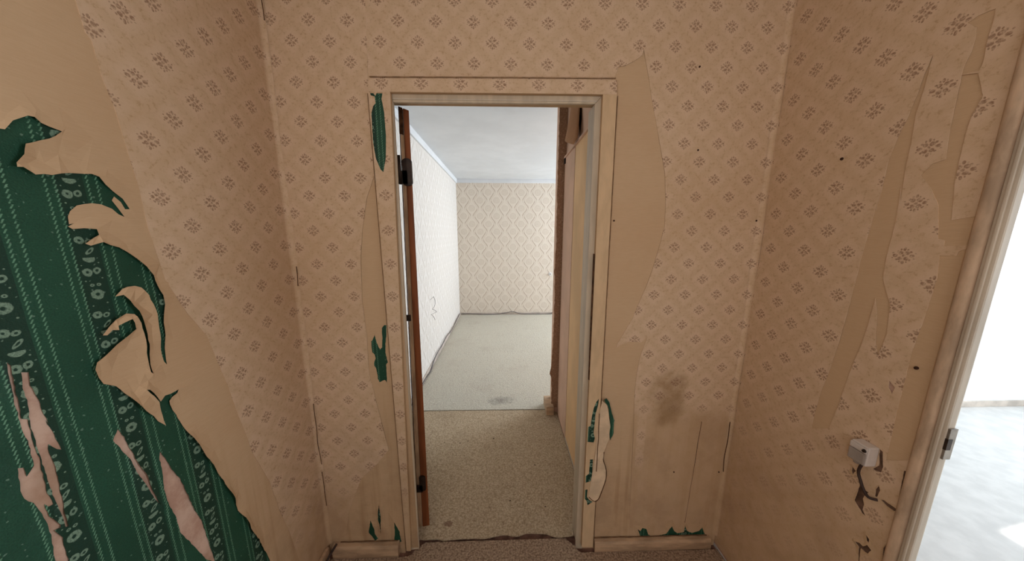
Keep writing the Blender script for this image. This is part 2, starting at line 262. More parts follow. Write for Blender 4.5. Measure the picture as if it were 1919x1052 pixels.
 "B_holes_l":[[[-0.548,1.1121],[-0.5461,1.0905],[-0.5433,1.0742],[-0.5371,1.055],[-0.5303,1.044],[-0.522,1.0522],[-0.5175,1.0902],[-0.5154,1.1386],[-0.5042,1.1519],[-0.4956,1.1518],[-0.499,1.1063],[-0.5069,1.0684],[-0.5082,1.0301],[-0.501,0.9857],[-0.5084,0.9774],[-0.5095,0.9409],[-0.5117,0.8897],[-0.5201,0.9041],[-0.5309,0.9002],[-0.5445,0.893],[-0.5511,0.9102],[-0.5508,0.9272],[-0.5551,0.9582],[-0.562,0.9695],[-0.5607,0.9863],[-0.5531,1.0029],[-0.5554,1.0195],[-0.5648,1.0306],[-0.5659,1.0798],[-0.5599,1.0841]],[[-0.6408,0.1868],[-0.6323,0.1553],[-0.627,0.1394],[-0.6263,0.1077],[-0.614,0.0795],[-0.6296,0.0663],[-0.6407,0.0922],[-0.6552,0.1165],[-0.6516,0.1361]],[[-0.5309,0.1721],[-0.5213,0.1483],[-0.508,0.1203],[-0.5083,0.0964],[-0.5027,0.0601],[-0.5316,0.0449],[-0.5369,0.0652],[-0.5328,0.1051]],[[-0.5952,0.2704],[-0.5943,0.2321],[-0.5928,0.2011],[-0.5957,0.1543],[-0.5993,0.107],[-0.5997,0.1622],[-0.607,0.1859],[-0.604,0.2246]],[[-0.5934,1.0391],[-0.5858,1.0253],[-0.5845,0.9987],[-0.593,1.0143]]],
 "B_holes_r":[[[0.6511,0.1007],[0.6655,0.0877],[0.6757,0.1063],[0.696,0.0973],[0.7076,0.0654],[0.7218,0.0565],[0.762,0.0585],[0.7969,0.0702],[0.8081,0.0942],[0.8215,0.1127],[0.8361,0.0829],[0.8527,0.0697],[0.8862,0.0762],[0.8863,0.1183],[0.9019,0.081],[0.9277,0.0676],[0.9625,0.0793],[0.9754,0.1001],[0.9882,0.068],[1.0063,0.0376],[0.8896,0.0442],[0.7094,0.0441],[0.6735,0.043]]],"C_holes_r":[[[0.4187,0.8148],[0.4143,0.7785],[0.4047,0.7306],[0.4044,0.6908],[0.4009,0.6461],[0.4081,0.617],[0.4034,0.5962],[0.3746,0.5995],[0.3747,0.633],[0.3712,0.6735],[0.3854,0.6804],[0.3885,0.7176],[0.3957,0.7657],[0.4054,0.796]],[[0.3913,0.507],[0.4053,0.5085],[0.4053,0.4427],[0.401,0.3931],[0.3762,0.384],[0.3744,0.4224],[0.389,0.4335]],[[0.3737,0.3454],[0.388,0.347],[0.3864,0.3079],[0.3975,0.29],[0.415,0.2796],[0.392,0.2604],[0.3849,0.2863],[0.3714,0.3014]]],"ring_r":[[0.4409,0.8041],[0.4525,0.8109],[0.4656,0.7908],[0.476,0.7514],[0.4926,0.7053],[0.4926,0.64],[0.4809,0.6039],[0.473,0.6403],[0.4768,0.6717],[0.4717,0.7163],[0.4613,0.7691]],"ring_in":[[0.4289,0.8043],[0.4541,0.7823],[0.465,0.734],[0.4752,0.6717],[0.4724,0.6086],[0.4514,0.5448],[0.4494,0.5077],[0.4667,0.4508],[0.4678,0.4031],[0.4541,0.3454],[0.4398,0.2968],[0.4234,0.2824],[0.4059,0.2927],[0.3924,0.3078],[0.4009,0.395],[0.412,0.5084],[0.4155,0.6005],[0.4175,0.7171]],"G1":[[-0.4858,2.0351],[-0.4744,2.0323],[-0.4658,2.0217],[-0.4597,2.0325],[-0.4384,2.0342],[-0.4443,2.0122],[-0.4381,1.9681],[-0.437,1.888],[-0.4433,1.8108],[-0.4565,1.7583],[-0.4667,1.7688],[-0.4803,1.8054],[-0.4867,1.8621],[-0.4849,1.9627],[-0.4765,1.9874],[-0.4667,1.9973],[-0.4686,2.0193],[-0.4816,2.0225]],"cas_l":[[-0.4903,2.0348],[-0.4118,2.0357],[-0.4558,0.0224],[-0.4762,0.023]],"cas_t":[[-0.4867,2.0784],[0.4151,2.0845],[0.4182,2.0365],[-0.4903,2.0348]],"cas_r":[[0.3666,2.0359],[0.4182,2.0365],[0.4293,0.0174],[0.3739,0.0191]],"lin_l":[[-0.4246,2.0388],[-0.4091,2.0083],[-0.4224,0.0096],[-0.4697,0.0015]],"lin_r":[[0.3434,2.011],[0.3761,2.0444],[0.3845,-0.0181],[0.3493,-0.0106]],"lin_t":[[-0.4246,2.0388],[0.3761,2.0444],[0.3434,2.011],[-0.4091,2.0083]],
 "R_holes":[[[0.802,1.9587],[0.8057,1.9457],[0.8121,1.9134],[0.8152,1.8838],[0.8235,1.8341],[0.8373,1.7836],[0.8466,1.7288],[0.8485,1.6701],[0.8524,1.5912],[0.8486,1.6581],[0.8552,1.5786],[0.863,1.4686],[0.8658,1.3871],[0.8687,1.3022],[0.8753,1.1977],[0.8849,1.1017],[0.8977,1.015],[0.9043,0.9276],[0.9043,0.8762],[0.8539,0.9115],[0.8409,1.0079],[0.8348,1.0803],[0.8277,1.1432],[0.8166,1.2122],[0.8113,1.2763],[0.8085,1.3506],[0.7974,1.3071],[0.7867,1.2302],[0.7749,1.1943],[0.7658,1.2576],[0.7731,1.3391],[0.7952,1.3919],[0.802,1.4099],[0.8048,1.4725],[0.8018,1.5637],[0.8074,1.652],[0.8002,1.605],[0.8056,1.6858],[0.8063,1.7636],[0.8095,1.8291],[0.8036,1.8892]],[[0.7531,1.997],[0.7392,2.0021],[0.7249,2.0016],[0.7144,2.0002],[0.7128,1.9728],[0.7146,1.9452],[0.713,1.9152],[0.7126,1.8953],[0.7155,1.8818],[0.7291,1.8857],[0.7426,1.8869],[0.7409,1.9094],[0.7356,1.932],[0.7345,1.9564],[0.7367,1.9786]],[[0.7423,1.8861],[0.7156,1.8782],[0.6997,1.8261],[0.71,1.784],[0.7117,1.7272],[0.7096,1.6477],[0.698,1.5439],[0.696,1.5124],[0.714,1.5174],[0.7287,1.5984],[0.7477,1.6379],[0.7728,1.6742],[0.7566,1.6977],[0.7344,1.7031],[0.74,1.7747]],[[0.7047,1.4793],[0.6766,1.4786],[0.6749,1.4892],[0.6565,1.5018],[0.652,1.421],[0.6504,1.3248],[0.6538,1.21],[0.6528,1.0619],[0.6499,0.9646],[0.7066,0.9173],[0.7092,1.0536],[0.7097,1.2339],[0.703,1.3148],[0.7003,1.3794],[0.6987,1.4248]],[[0.706,1.5597],[0.6635,1.5678],[0.6562,1.5054],[0.7008,1.5001]]],
 "R_dark":[[[0.747,0.8017],[0.7375,0.7968],[0.7241,0.7981],[0.7302,0.7852],[0.7324,0.769],[0.7272,0.7555],[0.7281,0.7357],[0.7191,0.724],[0.7278,0.7243],[0.7511,0.7455],[0.7487,0.7718]],[[0.7069,0.8373],[0.7018,0.8265],[0.705,0.8009],[0.7098,0.8007],[0.7114,0.8218]],[[0.6682,0.9183],[0.6578,0.9258],[0.6565,0.8535],[0.6647,0.8475]],[[0.6965,0.8027],[0.689,0.8072],[0.6636,0.807],[0.6605,0.8025],[0.6661,0.7966],[0.6825,0.797]],[[0.7294,0.6254],[0.7165,0.6334],[0.7076,0.632],[0.6999,0.6462],[0.6889,0.6406],[0.6939,0.6224],[0.7019,0.6196],[0.7108,0.6208],[0.7084,0.5785],[0.7107,0.5756],[0.7164,0.6188]],[[0.7081,0.6724],[0.6987,0.6668],[0.6977,0.656],[0.7035,0.6563]],[[0.7749,0.8427],[0.762,0.8351],[0.7679,0.818],[0.772,0.8263]],[[0.7255,0.9398],[0.7164,0.9362],[0.7081,0.8955],[0.7099,0.8765],[0.7276,0.872],[0.7182,0.8912]],[[0.6636,0.6926],[0.6563,0.7104],[0.6483,0.7067],[0.648,0.6565],[0.6628,0.6375],[0.6678,0.6737]],[[0.7389,1.1369],[0.7245,1.1246],[0.7278,1.1028],[0.7379,1.1174]]],"nails_b":[[0.7269,2.1397],[0.7539,1.8497],[1.0253,1.5825],[0.8008,0.418],[1.0184,0.4133],[1.0699,1.1749]],"nails_r":[[1.2784,2.1516],[0.9672,1.7576],[0.6931,1.1948]],"nail_patch":[0.4414,1.5813],"carpet_edge":[[-0.3157,1.2819],[-0.2842,1.285],[-0.2456,1.2853],[-0.1748,1.2862],[-0.1036,1.2864],[-0.0651,1.2954],[-0.0259,1.2991],[0.0134,1.3001],[0.0395,1.2955],[0.0722,1.2954],[0.1057,1.3046],[0.1516,1.3021],[0.211,1.302],[0.2484,1.2877],[0.2801,1.2816],[0.3261,1.2825]],"chips":[[-0.2757,2.0249],[-0.3321,2.0029],[-0.0856,2.0502],[-0.4475,2.0115],[0.029,1.5043],[0.1986,1.7754],[0.2281,1.4611]],"stain":[-0.3043,1.3714],"cab_left":[[5.4843,0.0748],[5.0264,0.0603],[4.547,0.0451],[4.1177,0.1003],[3.8185,0.0714],[3.5023,0.0938],[3.3223,0.0496],[3.1742,0.0015],[2.9723,0.0343]],"cab_far":[[-0.8594,0.0348],[-0.6664,0.0337],[-0.4125,0.0006],[-0.1571,0.0096],[0.0476,0.0506],[0.1601,0.0711],[0.3037,0.0281],[0.5094,-0.0049],[0.7155,-0.0167],[0.8904,0.0035],[1.0337,0.0451]],"ring_line":[[0.4222,0.741],[0.4219,0.674],[0.4243,0.6167],[0.4224,0.5658],[0.4231,0.5143],[0.4233,0.4469]],"dam":[-0.7338,2.3976],"knob":[0.8631,0.7887],"scratch":[[3.4175,0.7874],[3.5779,0.7918],[3.6418,0.6851],[3.4957,0.6545],[3.7074,0.5669],[3.4329,0.6064],[3.6033,0.493]],"zfar":2.4862,"flap":[[0.4613,2.2303,2.4108],[0.4613,1.9814,2.3128],[0.4365,1.9073,2.0883],[0.4278,1.9773,2.0691],[0.4216,2.2266,2.1643],[0.4402,2.2112,2.2779]],"gap":[[2.064,2.3453],[1.9646,2.3062],[1.9596,2.2021],[1.9856,2.1236],[2.0074,2.1729],[2.0804,2.2746]],"leaf":[[-0.4195,1.3268,2.028],[-0.3784,1.3268,2.0128],[-0.3903,1.3268,0.0491],[-0.454,1.3268,0.0345]],"hinges":[[-0.4014,1.3206,1.7795],[-0.4088,1.3206,0.2937],[-0.4389,1.3206,1.1739]],"patch_strike":[0.608,1.0399],"sock":[[0.7956,0.9202],[0.7395,0.9376],[0.7329,0.8741],[0.7837,0.8542]],"sock_cab":[[0.7682,0.8694],[0.7644,0.8586],[0.7553,0.8664],[0.7483,0.8471],[0.7388,0.8233],[0.7266,0.8026],[0.7133,0.7928],[0.7056,0.795]],"cam":[[0.999676,-0.025448,0.001015],[-0.003615,-0.181231,-0.983434],[0.02521,0.983111,-0.181265]]}
SPX, SPY = D['stain']
M = {}
M['floral'] = material('floral_paper', floral); M['lining'] = material('lining_paper', lining)
M['plaster'] = material('bare_plaster', plaster); M['green'] = material('green_paper', green, 0.6, 0.35)
M['damask'] = material('damask_paper', damask); M['damask_pale'] = material('damask_paper_pale', lambda: damask((226, 221, 215), (184, 172, 156), 0.65)); M['damask_dark'] = material('damask_paper_worn', damask_shaded)
M['hall_carpet'] = material('hall_carpet', carpet((196, 170, 144), (124, 100, 82), (96, 72, 58), 110.0), 0.95, 0.1)
M['pass_carpet'] = material('passage_carpet', carpet((210, 190, 162), (160, 138, 110), (130, 102, 80), 110.0), 0.95, 0.1)
M['room_carpet'] = material('room_carpet', carpet((214, 208, 192), (182, 174, 158), (166, 150, 134), 90.0), 0.95, 0.1)
M['white'] = plain('white_emulsion', (226, 228, 230), 0.04, 5.0, 0.9, 0.2)
M['ceil'] = plain('ceiling_paint', (222, 224, 226), 0.03, 3.0, 0.9, 0.2)
M['hallceil'] = plain('hall_ceiling_paint', (214, 206, 194), 0.05, 4.0, 0.9, 0.2)
M['jamb'] = plain('aged_white_gloss', (204, 186, 160), 0.09, 5.0, 0.5, 0.4, stretch=(6, 6, 1))
M['jamb_white'] = plain('white_gloss', (206, 192, 172), 0.08, 5.0, 0.45, 0.4, stretch=(6, 6, 1))
M['skirt'] = plain('worn_skirting', (192, 160, 128), 0.18, 9.0, 0.6, 0.3, stretch=(1, 4, 4))
M['skirt_far'] = plain('pale_skirting', (196, 184, 172), 0.15, 7.0, 0.6, 0.3)
M['wood'] = plain('raw_brown_wood', (138, 78, 42), 0.22, 3.0, 0.6, 0.3, stretch=(14, 14, 1.2), bump=0.001)
M['wood_pale'] = plain('pale_wood_rebate', (196, 160, 124), 0.2, 5.0, 0.6, 0.3, stretch=(10, 10, 1.5))
M['leafwhite'] = plain('door_paint', (222, 214, 202), 0.06, 4.0, 0.5, 0.4)
M['iron'] = plain('dark_hinge_iron', (52, 38, 30), 0.3, 30.0, 0.5, 0.5, metallic=0.4)
M['steel'] = plain('dull_steel', (150, 142, 132), 0.2, 30.0, 0.4, 0.5, metallic=0.7)
M['cable'] = plain('dark_cable', (62, 46, 40), 0.1, 20.0, 0.6, 0.3)
M['greycable'] = plain('grey_cable', (104, 98, 98), 0.1, 20.0, 0.6, 0.3)
M['socket'] = plain('grey_white_plastic', (214, 202, 192), 0.05, 20.0, 0.5, 0.4)
M['socketlid'] = plain('grey_plastic_lid', (158, 146, 136), 0.06, 20.0, 0.5, 0.4)
M['dark'] = plain('dark_hole', (116, 90, 74), 0.3, 30.0, 0.95, 0.1)
M['tear'] = plain('dark_tear_edge', (92, 62, 42), 0.4, 40.0, 0.95, 0.1)  # tears and cracks, also the painted shade beside the flap
M['closet'] = plain('yellowed_closet_paper', (234, 192, 142), 0.10, 3.0, 0.7, 0.3, stretch=(1, 1, 0.5))
M['casing_clean'] = plain('yellowed_casing_paper', (213, 182, 144), 0.07, 8.0, 0.85, 0.2, stretch=(3, 3, 1))
M['mottled'] = plain('mottled_casing_paper', (204, 176, 148), 0.16, 12.0, 0.85, 0.2, stretch=(3, 3, 1))
M['torn'] = plain('torn_lining_back', (226, 198, 164), 0.10, 16.0, 0.9, 0.2)
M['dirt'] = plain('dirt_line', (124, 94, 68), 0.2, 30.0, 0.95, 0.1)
M['dirt_soft'] = plain('dirt_line_soft', (176, 144, 112), 0.2, 30.0, 0.95, 0.1)  # shadow tone for the creases at the casing edges
M['faint'] = plain('torn_paper_grey', (176, 170, 166), 0.1, 30.0, 0.9, 0.1)
M['passwall'] = plain('pinkish_passage_paint', (216, 178, 152), 0.06, 4.0, 0.8, 0.2)
M['flap'] = plain('brown_torn_paper', (176, 128, 90), 0.08, 4.0, 0.85, 0.2)
M['chip'] = plain('dark_debris', (64, 44, 34), 0.2, 40.0, 0.9, 0.1)
M['underlay'] = plain('red_brown_underlay', (140, 104, 88), 0.3, 24.0, 0.95, 0.1)
M['right_floor'] = plain('pale_lino', (206, 204, 200), 0.06, 9.0, 0.6, 0.3)

# ------------------------------------------------------------------ mesh helpers
def link(name, me, mat, parent=None, label=None, cat=None, group=None, kind=None, smooth=False):
    o = bpy.data.objects.new(name, me); COL.objects.link(o); me.materials.append(mat)
    if parent: o.parent = parent
    if label: o['label'] = label
    if cat: o['category'] = cat
    if group: o['group'] = group
    if kind: o['kind'] = kind
    if smooth:
        for p in me.polygons: p.use_smooth = True
    return o
def empty(name, loc=(0, 0, 0), label=None, cat=None, group=None, kind=None):
    o = bpy.data.objects.new(name, None); COL.objects.link(o); o.location = loc; o.empty_display_size = 0.1
    for k, v in (('label', label), ('category', cat), ('group', group), ('kind', kind)):
        if v: o[k] = v
    return o
def bm_box(bm, lo, hi):
    vs = [bm.verts.new((x, y, z)) for x in (lo[0], hi[0]) for y in (lo[1], hi[1]) for z in (lo[2], hi[2])]
    for f in ((0, 1, 3, 2), (4, 6, 7, 5), (0, 4, 5, 1), (2, 3, 7, 6), (0, 2, 6, 4), (1, 5, 7, 3)): bm.faces.new([vs[i] for i in f])
    return vs
def finish(bm, name, bevel=0.0, seg=2):
    if bevel: bmesh.ops.bevel(bm, geom=list(bm.edges), offset=bevel, segments=seg, affect='EDGES', profile=0.6)
    bmesh.ops.recalc_face_normals(bm, faces=bm.faces[:])
    me = bpy.data.meshes.new(name); bm.to_mesh(me); bm.free(); return me
def box(name, lo, hi, mat, parent=None, bevel=0.0, **k):
    bm = bmesh.new(); bm_box(bm, lo, hi); return link(name, finish(bm, name, bevel), mat, parent, **k)
def boxes(name, lst, mat, parent=None, bevel=0.0, **k):
    bm = bmesh.new()
    for lo, hi in lst: bm_box(bm, lo, hi)
    return link(name, finish(bm, name, bevel), mat, parent, **k)
def prism_y(name, poly, y0, y1, mat, parent=None, bevel=0.0, **k):
    bm = bmesh.new()
    a = [bm.verts.new((x, y0, z)) for x, z in poly]; b = [bm.verts.new((x, y1, z)) for x, z in poly]
    bm.faces.new(a); bm.faces.new(b[::-1])
    for i in range(len(a)):
        j = (i + 1) % len(a); bm.faces.new((a[i], b[i], b[j], a[j]))
    return link(name, finish(bm, name, bevel), mat, parent, **k)
def sweep(name, prof, path, mat, parent=None, closed=True, **k):
    """profile points (list of Vector offsets per path station already in 3-D) -> skinned strip"""
    bm = bmesh.new(); rings = [[bm.verts.new(p) for p in ring] for ring in path]
    n = len(rings[0])
    for a, b in zip(rings, rings[1:]):
        for i in range(n if closed else n - 1):
            j = (i + 1) % n; bm.faces.new((a[i], a[j], b[j], b[i]))
    if closed and n > 2: bm.faces.new(rings[0][::-1]); bm.faces.new(rings[-1])
    return link(name, finish(bm, name), mat, parent, **k)
def tube_me(name, pts, r, sub=4, sides=8):
    pts = [Vector(p) for p in pts]; P = []
    for i in range(len(pts) - 1):
        p0, p1, p2, p3 = pts[max(i - 1, 0)], pts[i], pts[i + 1], pts[min(i + 2, len(pts) - 1)]
        for s in range(sub):
            t = s / sub; P.append(0.5 * ((2 * p1) + (p2 - p0) * t + (2 * p0 - 5 * p1 + 4 * p2 - p3) * t * t + (3 * p1 - p0 - 3 * p2 + p3) * t ** 3))
    P.append(pts[-1]); bm = bmesh.new(); rings = []
    for i, p in enumerate(P):
        d = (P[min(i + 1, len(P) - 1)] - P[max(i - 1, 0)]).normalized()
        s = d.cross(Vector((0.13, 0.21, 0.97))).normalized(); t = d.cross(s)
        rings.append([bm.verts.new(p + (s * math.cos(a) + t * math.sin(a)) * r) for a in (2 * math.pi * q / sides for q in range(sides))])
    for a, b in zip(rings, rings[1:]):
        for i in range(sides): bm.faces.new((a[i], a[(i + 1) % sides], b[(i + 1) % sides], b[i]))
    bm.faces.new(rings[0]); bm.faces.new(rings[-1][::-1])
    me = finish(bm, name)
    for p in me.polygons: p.use_smooth = True
    return me
def resample(poly, step, jit, rnd):
    out = []
    n = len(poly)
    for i in range(n):
        a, b = Vector(poly[i]), Vector(poly[(i + 1) % n]); d = b - a; L = d.length
        if L < 1e-6: continue
        k = max(1, int(L / step)) if L < 0.9 else max(1, int(L / 0.05))
        nn = Vector((-d.y, d.x)) / L
        jj = jit if L < 0.6 else 0.0
        out.append(a)
        for s in range(1, k): out.append(a + d * (s / k) + nn * rnd.uniform(-jj, jj))
    return out
def inside(P, poly):
    x, y = P[:, 0], P[:, 1]; c = np.zeros(len(P), bool); q = np.array([(p[0], p[1]) for p in poly])
    for (x0, y0), (x1, y1) in zip(q, np.roll(q, -1, 0)):
        if y0 == y1: continue
        m = ((y0 > y) != (y1 > y)) & (x < (x1 - x0) * (y - y0) / (y1 - y0) + x0); c ^= m
    return c
def dist(P, lines):
    d = np.full(len(P), 9.0)
    for ln in lines:
        q = np.array(ln)
        for a, b in zip(q, q[1:]):
            ab = b - a; L = (ab @ ab) or 1e-9
            t = np.clip(((P - a) @ ab) / L, 0, 1); d = np.minimum(d, np.linalg.norm(P - a - t[:, None] * ab, axis=1))
    return d
def plane_B(y0): return lambda a, b, n: (a, y0 - n, b)
def plane_L(x0): return lambda a, b, n: (x0 + n, a, b)
def plane_R(x0): return lambda a, b, n: (x0 - n, a, b)
def plane_F(z0): return lambda a, b, n: (a, b, z0 + n)
def sheet(name, parent, mat, P3, outer, holes=(), off=0.001, th=0.0006, uv=None, flip=False, step=0.012, jit=0.0011, grid=0.05,
          lift=0.0, tear=(), reach=0.04, bump=0.0005, bscale=7.0, seed=1, **k):
    rnd = random.Random(seed); loops = [resample(outer, step, jit, rnd)] + [resample(h, step * 0.6, jit * 0.8, rnd) for h in holes]
    vs, es = [], []
    for lp in loops:
        s = len(vs); vs += [Vector((p[0], p[1])) for p in lp]; es += [(s + i, s + (i + 1) % len(lp)) for i in range(len(lp))]
    lo = np.min([tuple(p) for p in vs], 0); hi = np.max([tuple(p) for p in vs], 0)
    g = [(lo[0] + (i + rnd.uniform(-.25, .25)) * grid, lo[1] + (j + rnd.uniform(-.25, .25)) * grid) for i in range(1, int((hi[0] - lo[0]) / grid)) for j in range(1, int((hi[1] - lo[1]) / grid))]
    if lift and tear:
        d0 = 0.018
        for ln in tear:
            for p in resample(ln, 0.014, 0, rnd)[:-1]:
                for s in (1, 2): g.append((p[0] + rnd.uniform(-d0, d0) * s, p[1] + rnd.uniform(-d0, d0) * s))
    if g:
        G = np.array(g); m = inside(G, loops[0])
        for h in loops[1:]: m &= ~inside(G, h)
        vs += [Vector(p) for p in G[m].tolist()]
    rv, re_, rf = delaunay_2d_cdt(vs, es, [], 0, 1e-6)[:3]
    V = np.array([(p.x, p.y) for p in rv]); F = np.array([f for f in rf if len(f) == 3])
    C = V[F].mean(1); m = inside(C, loops[0])
    for h in loops[1:]: m &= ~inside(C, h)
    F = F[m]
    h = np.array([bump * noise.noise((p[0] * bscale, p[1] * bscale, seed * 3.7)) for p in V])
    if lift and tear:
        d = dist(V, tear); kk = np.clip(1 - d / reach, 0, 1) ** 2
        h += lift * kk * np.array([max(0.08, 0.55 + 1.1 * noise.noise((p[0] * 14, p[1] * 14, seed + 0.5))) for p in V])
    pos = [P3(float(a), float(b), off + float(q)) for (a, b), q in zip(V, h)]
    faces = []; cnt = {}
    for f in F:
        a, b, c = (int(q) for q in f)
        ar = (V[b][0] - V[a][0]) * (V[c][1] - V[a][1]) - (V[c][0] - V[a][0]) * (V[b][1] - V[a][1])
        if (ar < 0) != flip: b, c = c, b
        faces.append((a, b, c))
        for e in ((a, b), (b, c), (c, a)): cnt[e] = 1
    bd = [e for e in cnt if (e[1], e[0]) not in cnt]
    if th:
        mp = {}
        def low(i):
            if i not in mp: mp[i] = len(pos); pos.append(P3(float(V[i][0]), float(V[i][1]), off + float(h[i]) - th))
            return mp[i]
        src = list(range(len(V)))
        tops = {}
        for a, b in bd: faces.append((b, a, low(a), low(b)))
        inv = {v: kx for kx, v in mp.items()}
    else: inv = {}
    me = bpy.data.meshes.new(name); me.from_pydata(pos, [], faces); me.validate()
    if uv:
        l = me.uv_layers.new(name='UVMap')
        for lp in me.loops:
            i = inv.get(lp.vertex_index, lp.vertex_index); l.data[lp.index].uv = uv(float(V[i][0]), float(V[i][1]))
    return link(name, me, mat, parent, **k)

S = 1.24
def uv_floral(x0, z0, sgn=1.0):                       # lattice phase of each strip of paper
    return lambda a, b: ((a / S - x0) / 0.10812 * sgn, ((b / S - 1.232) - z0) / 0.10697)
UV_BR, UV_BL = uv_floral(0.29227, 0.65303), uv_floral(-0.6615, 0.59838)
UV_R, UV_L = uv_floral(1 - 0.05468, 0.59786, -1), uv_floral(1 - 0.03137, 0.60590, -1)
UV_G = lambda a, b: (a / S, b / S - 1.232)
def UV_D(px, pz, o=0.0): return lambda a, b: (a / px + o, b / pz)

YB = S; XL = -0.687 * S; XR = 0.845 * S
H = 2.52
# ------------------------------------------------------------------ setting: floors, ceilings, walls
floor = box('floor', (-1.2, -2.3, -0.12), (5.7, 6.0, -0.012), M['underlay'], kind='structure')
boxes('ceiling', [((-1.2, -2.3, 2.50), (5.7, 1.36, 2.6)), ((-1.2, 1.36, D['zfar']), (5.7, 6.0, 2.6))], M['ceil'], kind='structure')
# left wall runs through from the hall into the far room
wl = box('wall_left', (XL - 0.12, -2.3, -0.012), (XL - 0.001, YB + 0.02, 2.5), M['plaster'], kind='structure')
wlf = box('wall_far_left', (XL - 0.12, YB + 0.02, -0.012), (XL - 0.001, 5.8, 2.5), M['white'], kind='structure')
wf = box('wall_far', (XL - 0.12, 4.555 * S + 0.001, -0.012), (3.9, 4.555 * S + 0.12, 2.5), M['white'], kind='structure')
# hall back wall with the doorway
wb = boxes('wall_back', [((XL, YB + 0.001, -0.012), (-0.49, YB + 0.055, 2.5)), ((0.385, YB + 0.001, -0.012), (XR + 0.06, YB + 0.10, 2.5)), ((-0.49, YB + 0.001, 2.035), (0.385, YB + 0.10, 2.5))], M['lining'], kind='structure')
# right hall wall with the second doorway
Y1, Y0 = 0.492 * S, -0.34
wr = boxes('wall_right', [((XR + 0.001, 0.70, -0.012), (XR + 0.06, YB + 0.10, 2.5)), ((XR + 0.001, Y1 + 0.012, -0.012), (XR + 0.010, 0.70, 2.5)), ((XR + 0.001, -2.3, -0.012), (XR + 0.06, Y0, 2.5)), ((XR + 0.001, Y0, 2.03), (XR + 0.06, Y1 + 0.012, 2.5))], M['plaster'], kind='structure')
wn = boxes('wall_near', [((XL, -1.25, 0), (-0.5, -1.13, 2.5)), ((0.8, -1.25, 0), (XR, -1.13, 2.5)), ((-0.5, -1.25, 0), (0.8, -1.13, 1.28)), ((-0.5, -1.25, 2.2), (0.8, -1.13, 2.5)), ((-0.55, -1.30, 1.2), (0.85, -1.25, 2.25)), ((XR, -2.3, 0), (5.4, -2.2, 2.5))], M['white'], kind='structure')  # unseen; its high opening is invented to frame the fill lamp
# partition between the side room and the far room; its papered end shows past the doorway
XP = 0.329 * S
wp = boxes('wall_partition', [((XP + 0.002, 1.93 * S, -0.012), (5.4, 2.02 * S, 2.5)), ((0.468, YB + 0.10, -0.012), (0.56, 1.93 * S, 2.5))], M['passwall'], kind='structure')
# facade with one window to each room
def facade(y0, y1, w0, w1, name, fx=5.35):
    return boxes(name, [((fx, y0, -0.012), (fx + 0.15, w0, 2.5)), ((fx, w1, -0.012), (fx + 0.15, y1, 2.5)), ((fx, w0, -0.012), (fx + 0.15, w1, 0.8)), ((fx, w0, 2.14), (fx + 0.15, w1, 2.5))], M['white'], kind='structure')
facade(-2.3, 1.93 * S, -0.40, 1.80, 'wall_facade_side'); facade(2.02 * S, 5.8, 3.75, 5.5, 'wall_facade_far', 3.75)

# ---- left wall papers
sheet('green_wallpaper', wl, M['green'], plane_L(XL), [(0.05, 0.02), (0.98, 0.02), (0.98, 1.80), (0.05, 1.80)], D['L_green_holes'], off=0.0004, th=0.0005, uv=UV_G, jit=0.0012, bump=0.0002,
      lift=0.003, tear=[h + h[:1] for h in D['L_green_holes']], reach=0.02, seed=3)
sheet('lining_paper', wl, M['lining'], plane_L(XL), D['L_lining'], off=0.0018, th=0.0006, jit=0.0010, lift=0.013, tear=[D['L_tear']], reach=0.035, bump=0.0009, seed=5)
sheet('floral_wallpaper', wl, M['floral'], plane_L(XL), D['L_floral'], off=0.0034, th=0.0016, uv=UV_L, jit=0.0005, bump=0.0012, bscale=4.0, seed=6)
# ---- back wall papers
BL = [(XL, 2.5), (-0.425, 2.5), (-0.425, 0.02), (XL, 0.02)]
BRo = [(0.372, 0.02), (XR, 0.02), (XR, 2.5), (-0.425, 2.5), (-0.425, 2.04), (0.372, 2.04)]
sheet('green_wallpaper', wb, M['green'], plane_B(YB), [(XL + .02, 0.03), (-0.46, 0.03), (-0.46, 1.2), (XL + .02, 1.2)], off=0.0002, th=0, uv=lambda a, b: (a / S + 0.5, b / S - 1.232), grid=0.3, bump=0.0, jit=0)
sheet('green_wallpaper', wb, M['green'], plane_B(YB), [(0.43, 0.03), (XR - 0.02, 0.03), (XR - 0.02, 0.2), (0.43, 0.2)], off=0.0002, th=0, uv=UV_G, grid=0.3, bump=0.0, jit=0)
sheet('lining_paper', wb, M['lining'], plane_B(YB), BL, D['B_holes_l'], off=0.0012, th=0.0006, jit=0.0012, lift=0.004, tear=[h + h[:1] for h in D['B_holes_l']], reach=0.03, seed=11)
sheet('lining_paper', wb, M['lining'], plane_B(YB), BRo, D['B_holes_r'], off=0.0012, th=0.0006, jit=0.0012, lift=0.004, tear=[h + h[:1] for h in D['B_holes_r']], reach=0.03, seed=12)
sheet('floral_wallpaper', wb, M['floral'], plane_B(YB), D['B_floral_l'], off=0.0026, th=0.0012, uv=UV_BL, jit=0.0006, lift=0.002, tear=[D['B_tear']], bump=0.0014, bscale=4.0, seed=13)
sheet('floral_wallpaper', wb, M['floral'], plane_B(YB), D['B_floral_r'], [D['B_holes_r'][0]], off=0.0028, th=0.0012, uv=UV_BR, jit=0.0006, lift=0.003, tear=[D['B_tear_r'][:5]], bump=0.0014, bscale=4.0, seed=14)
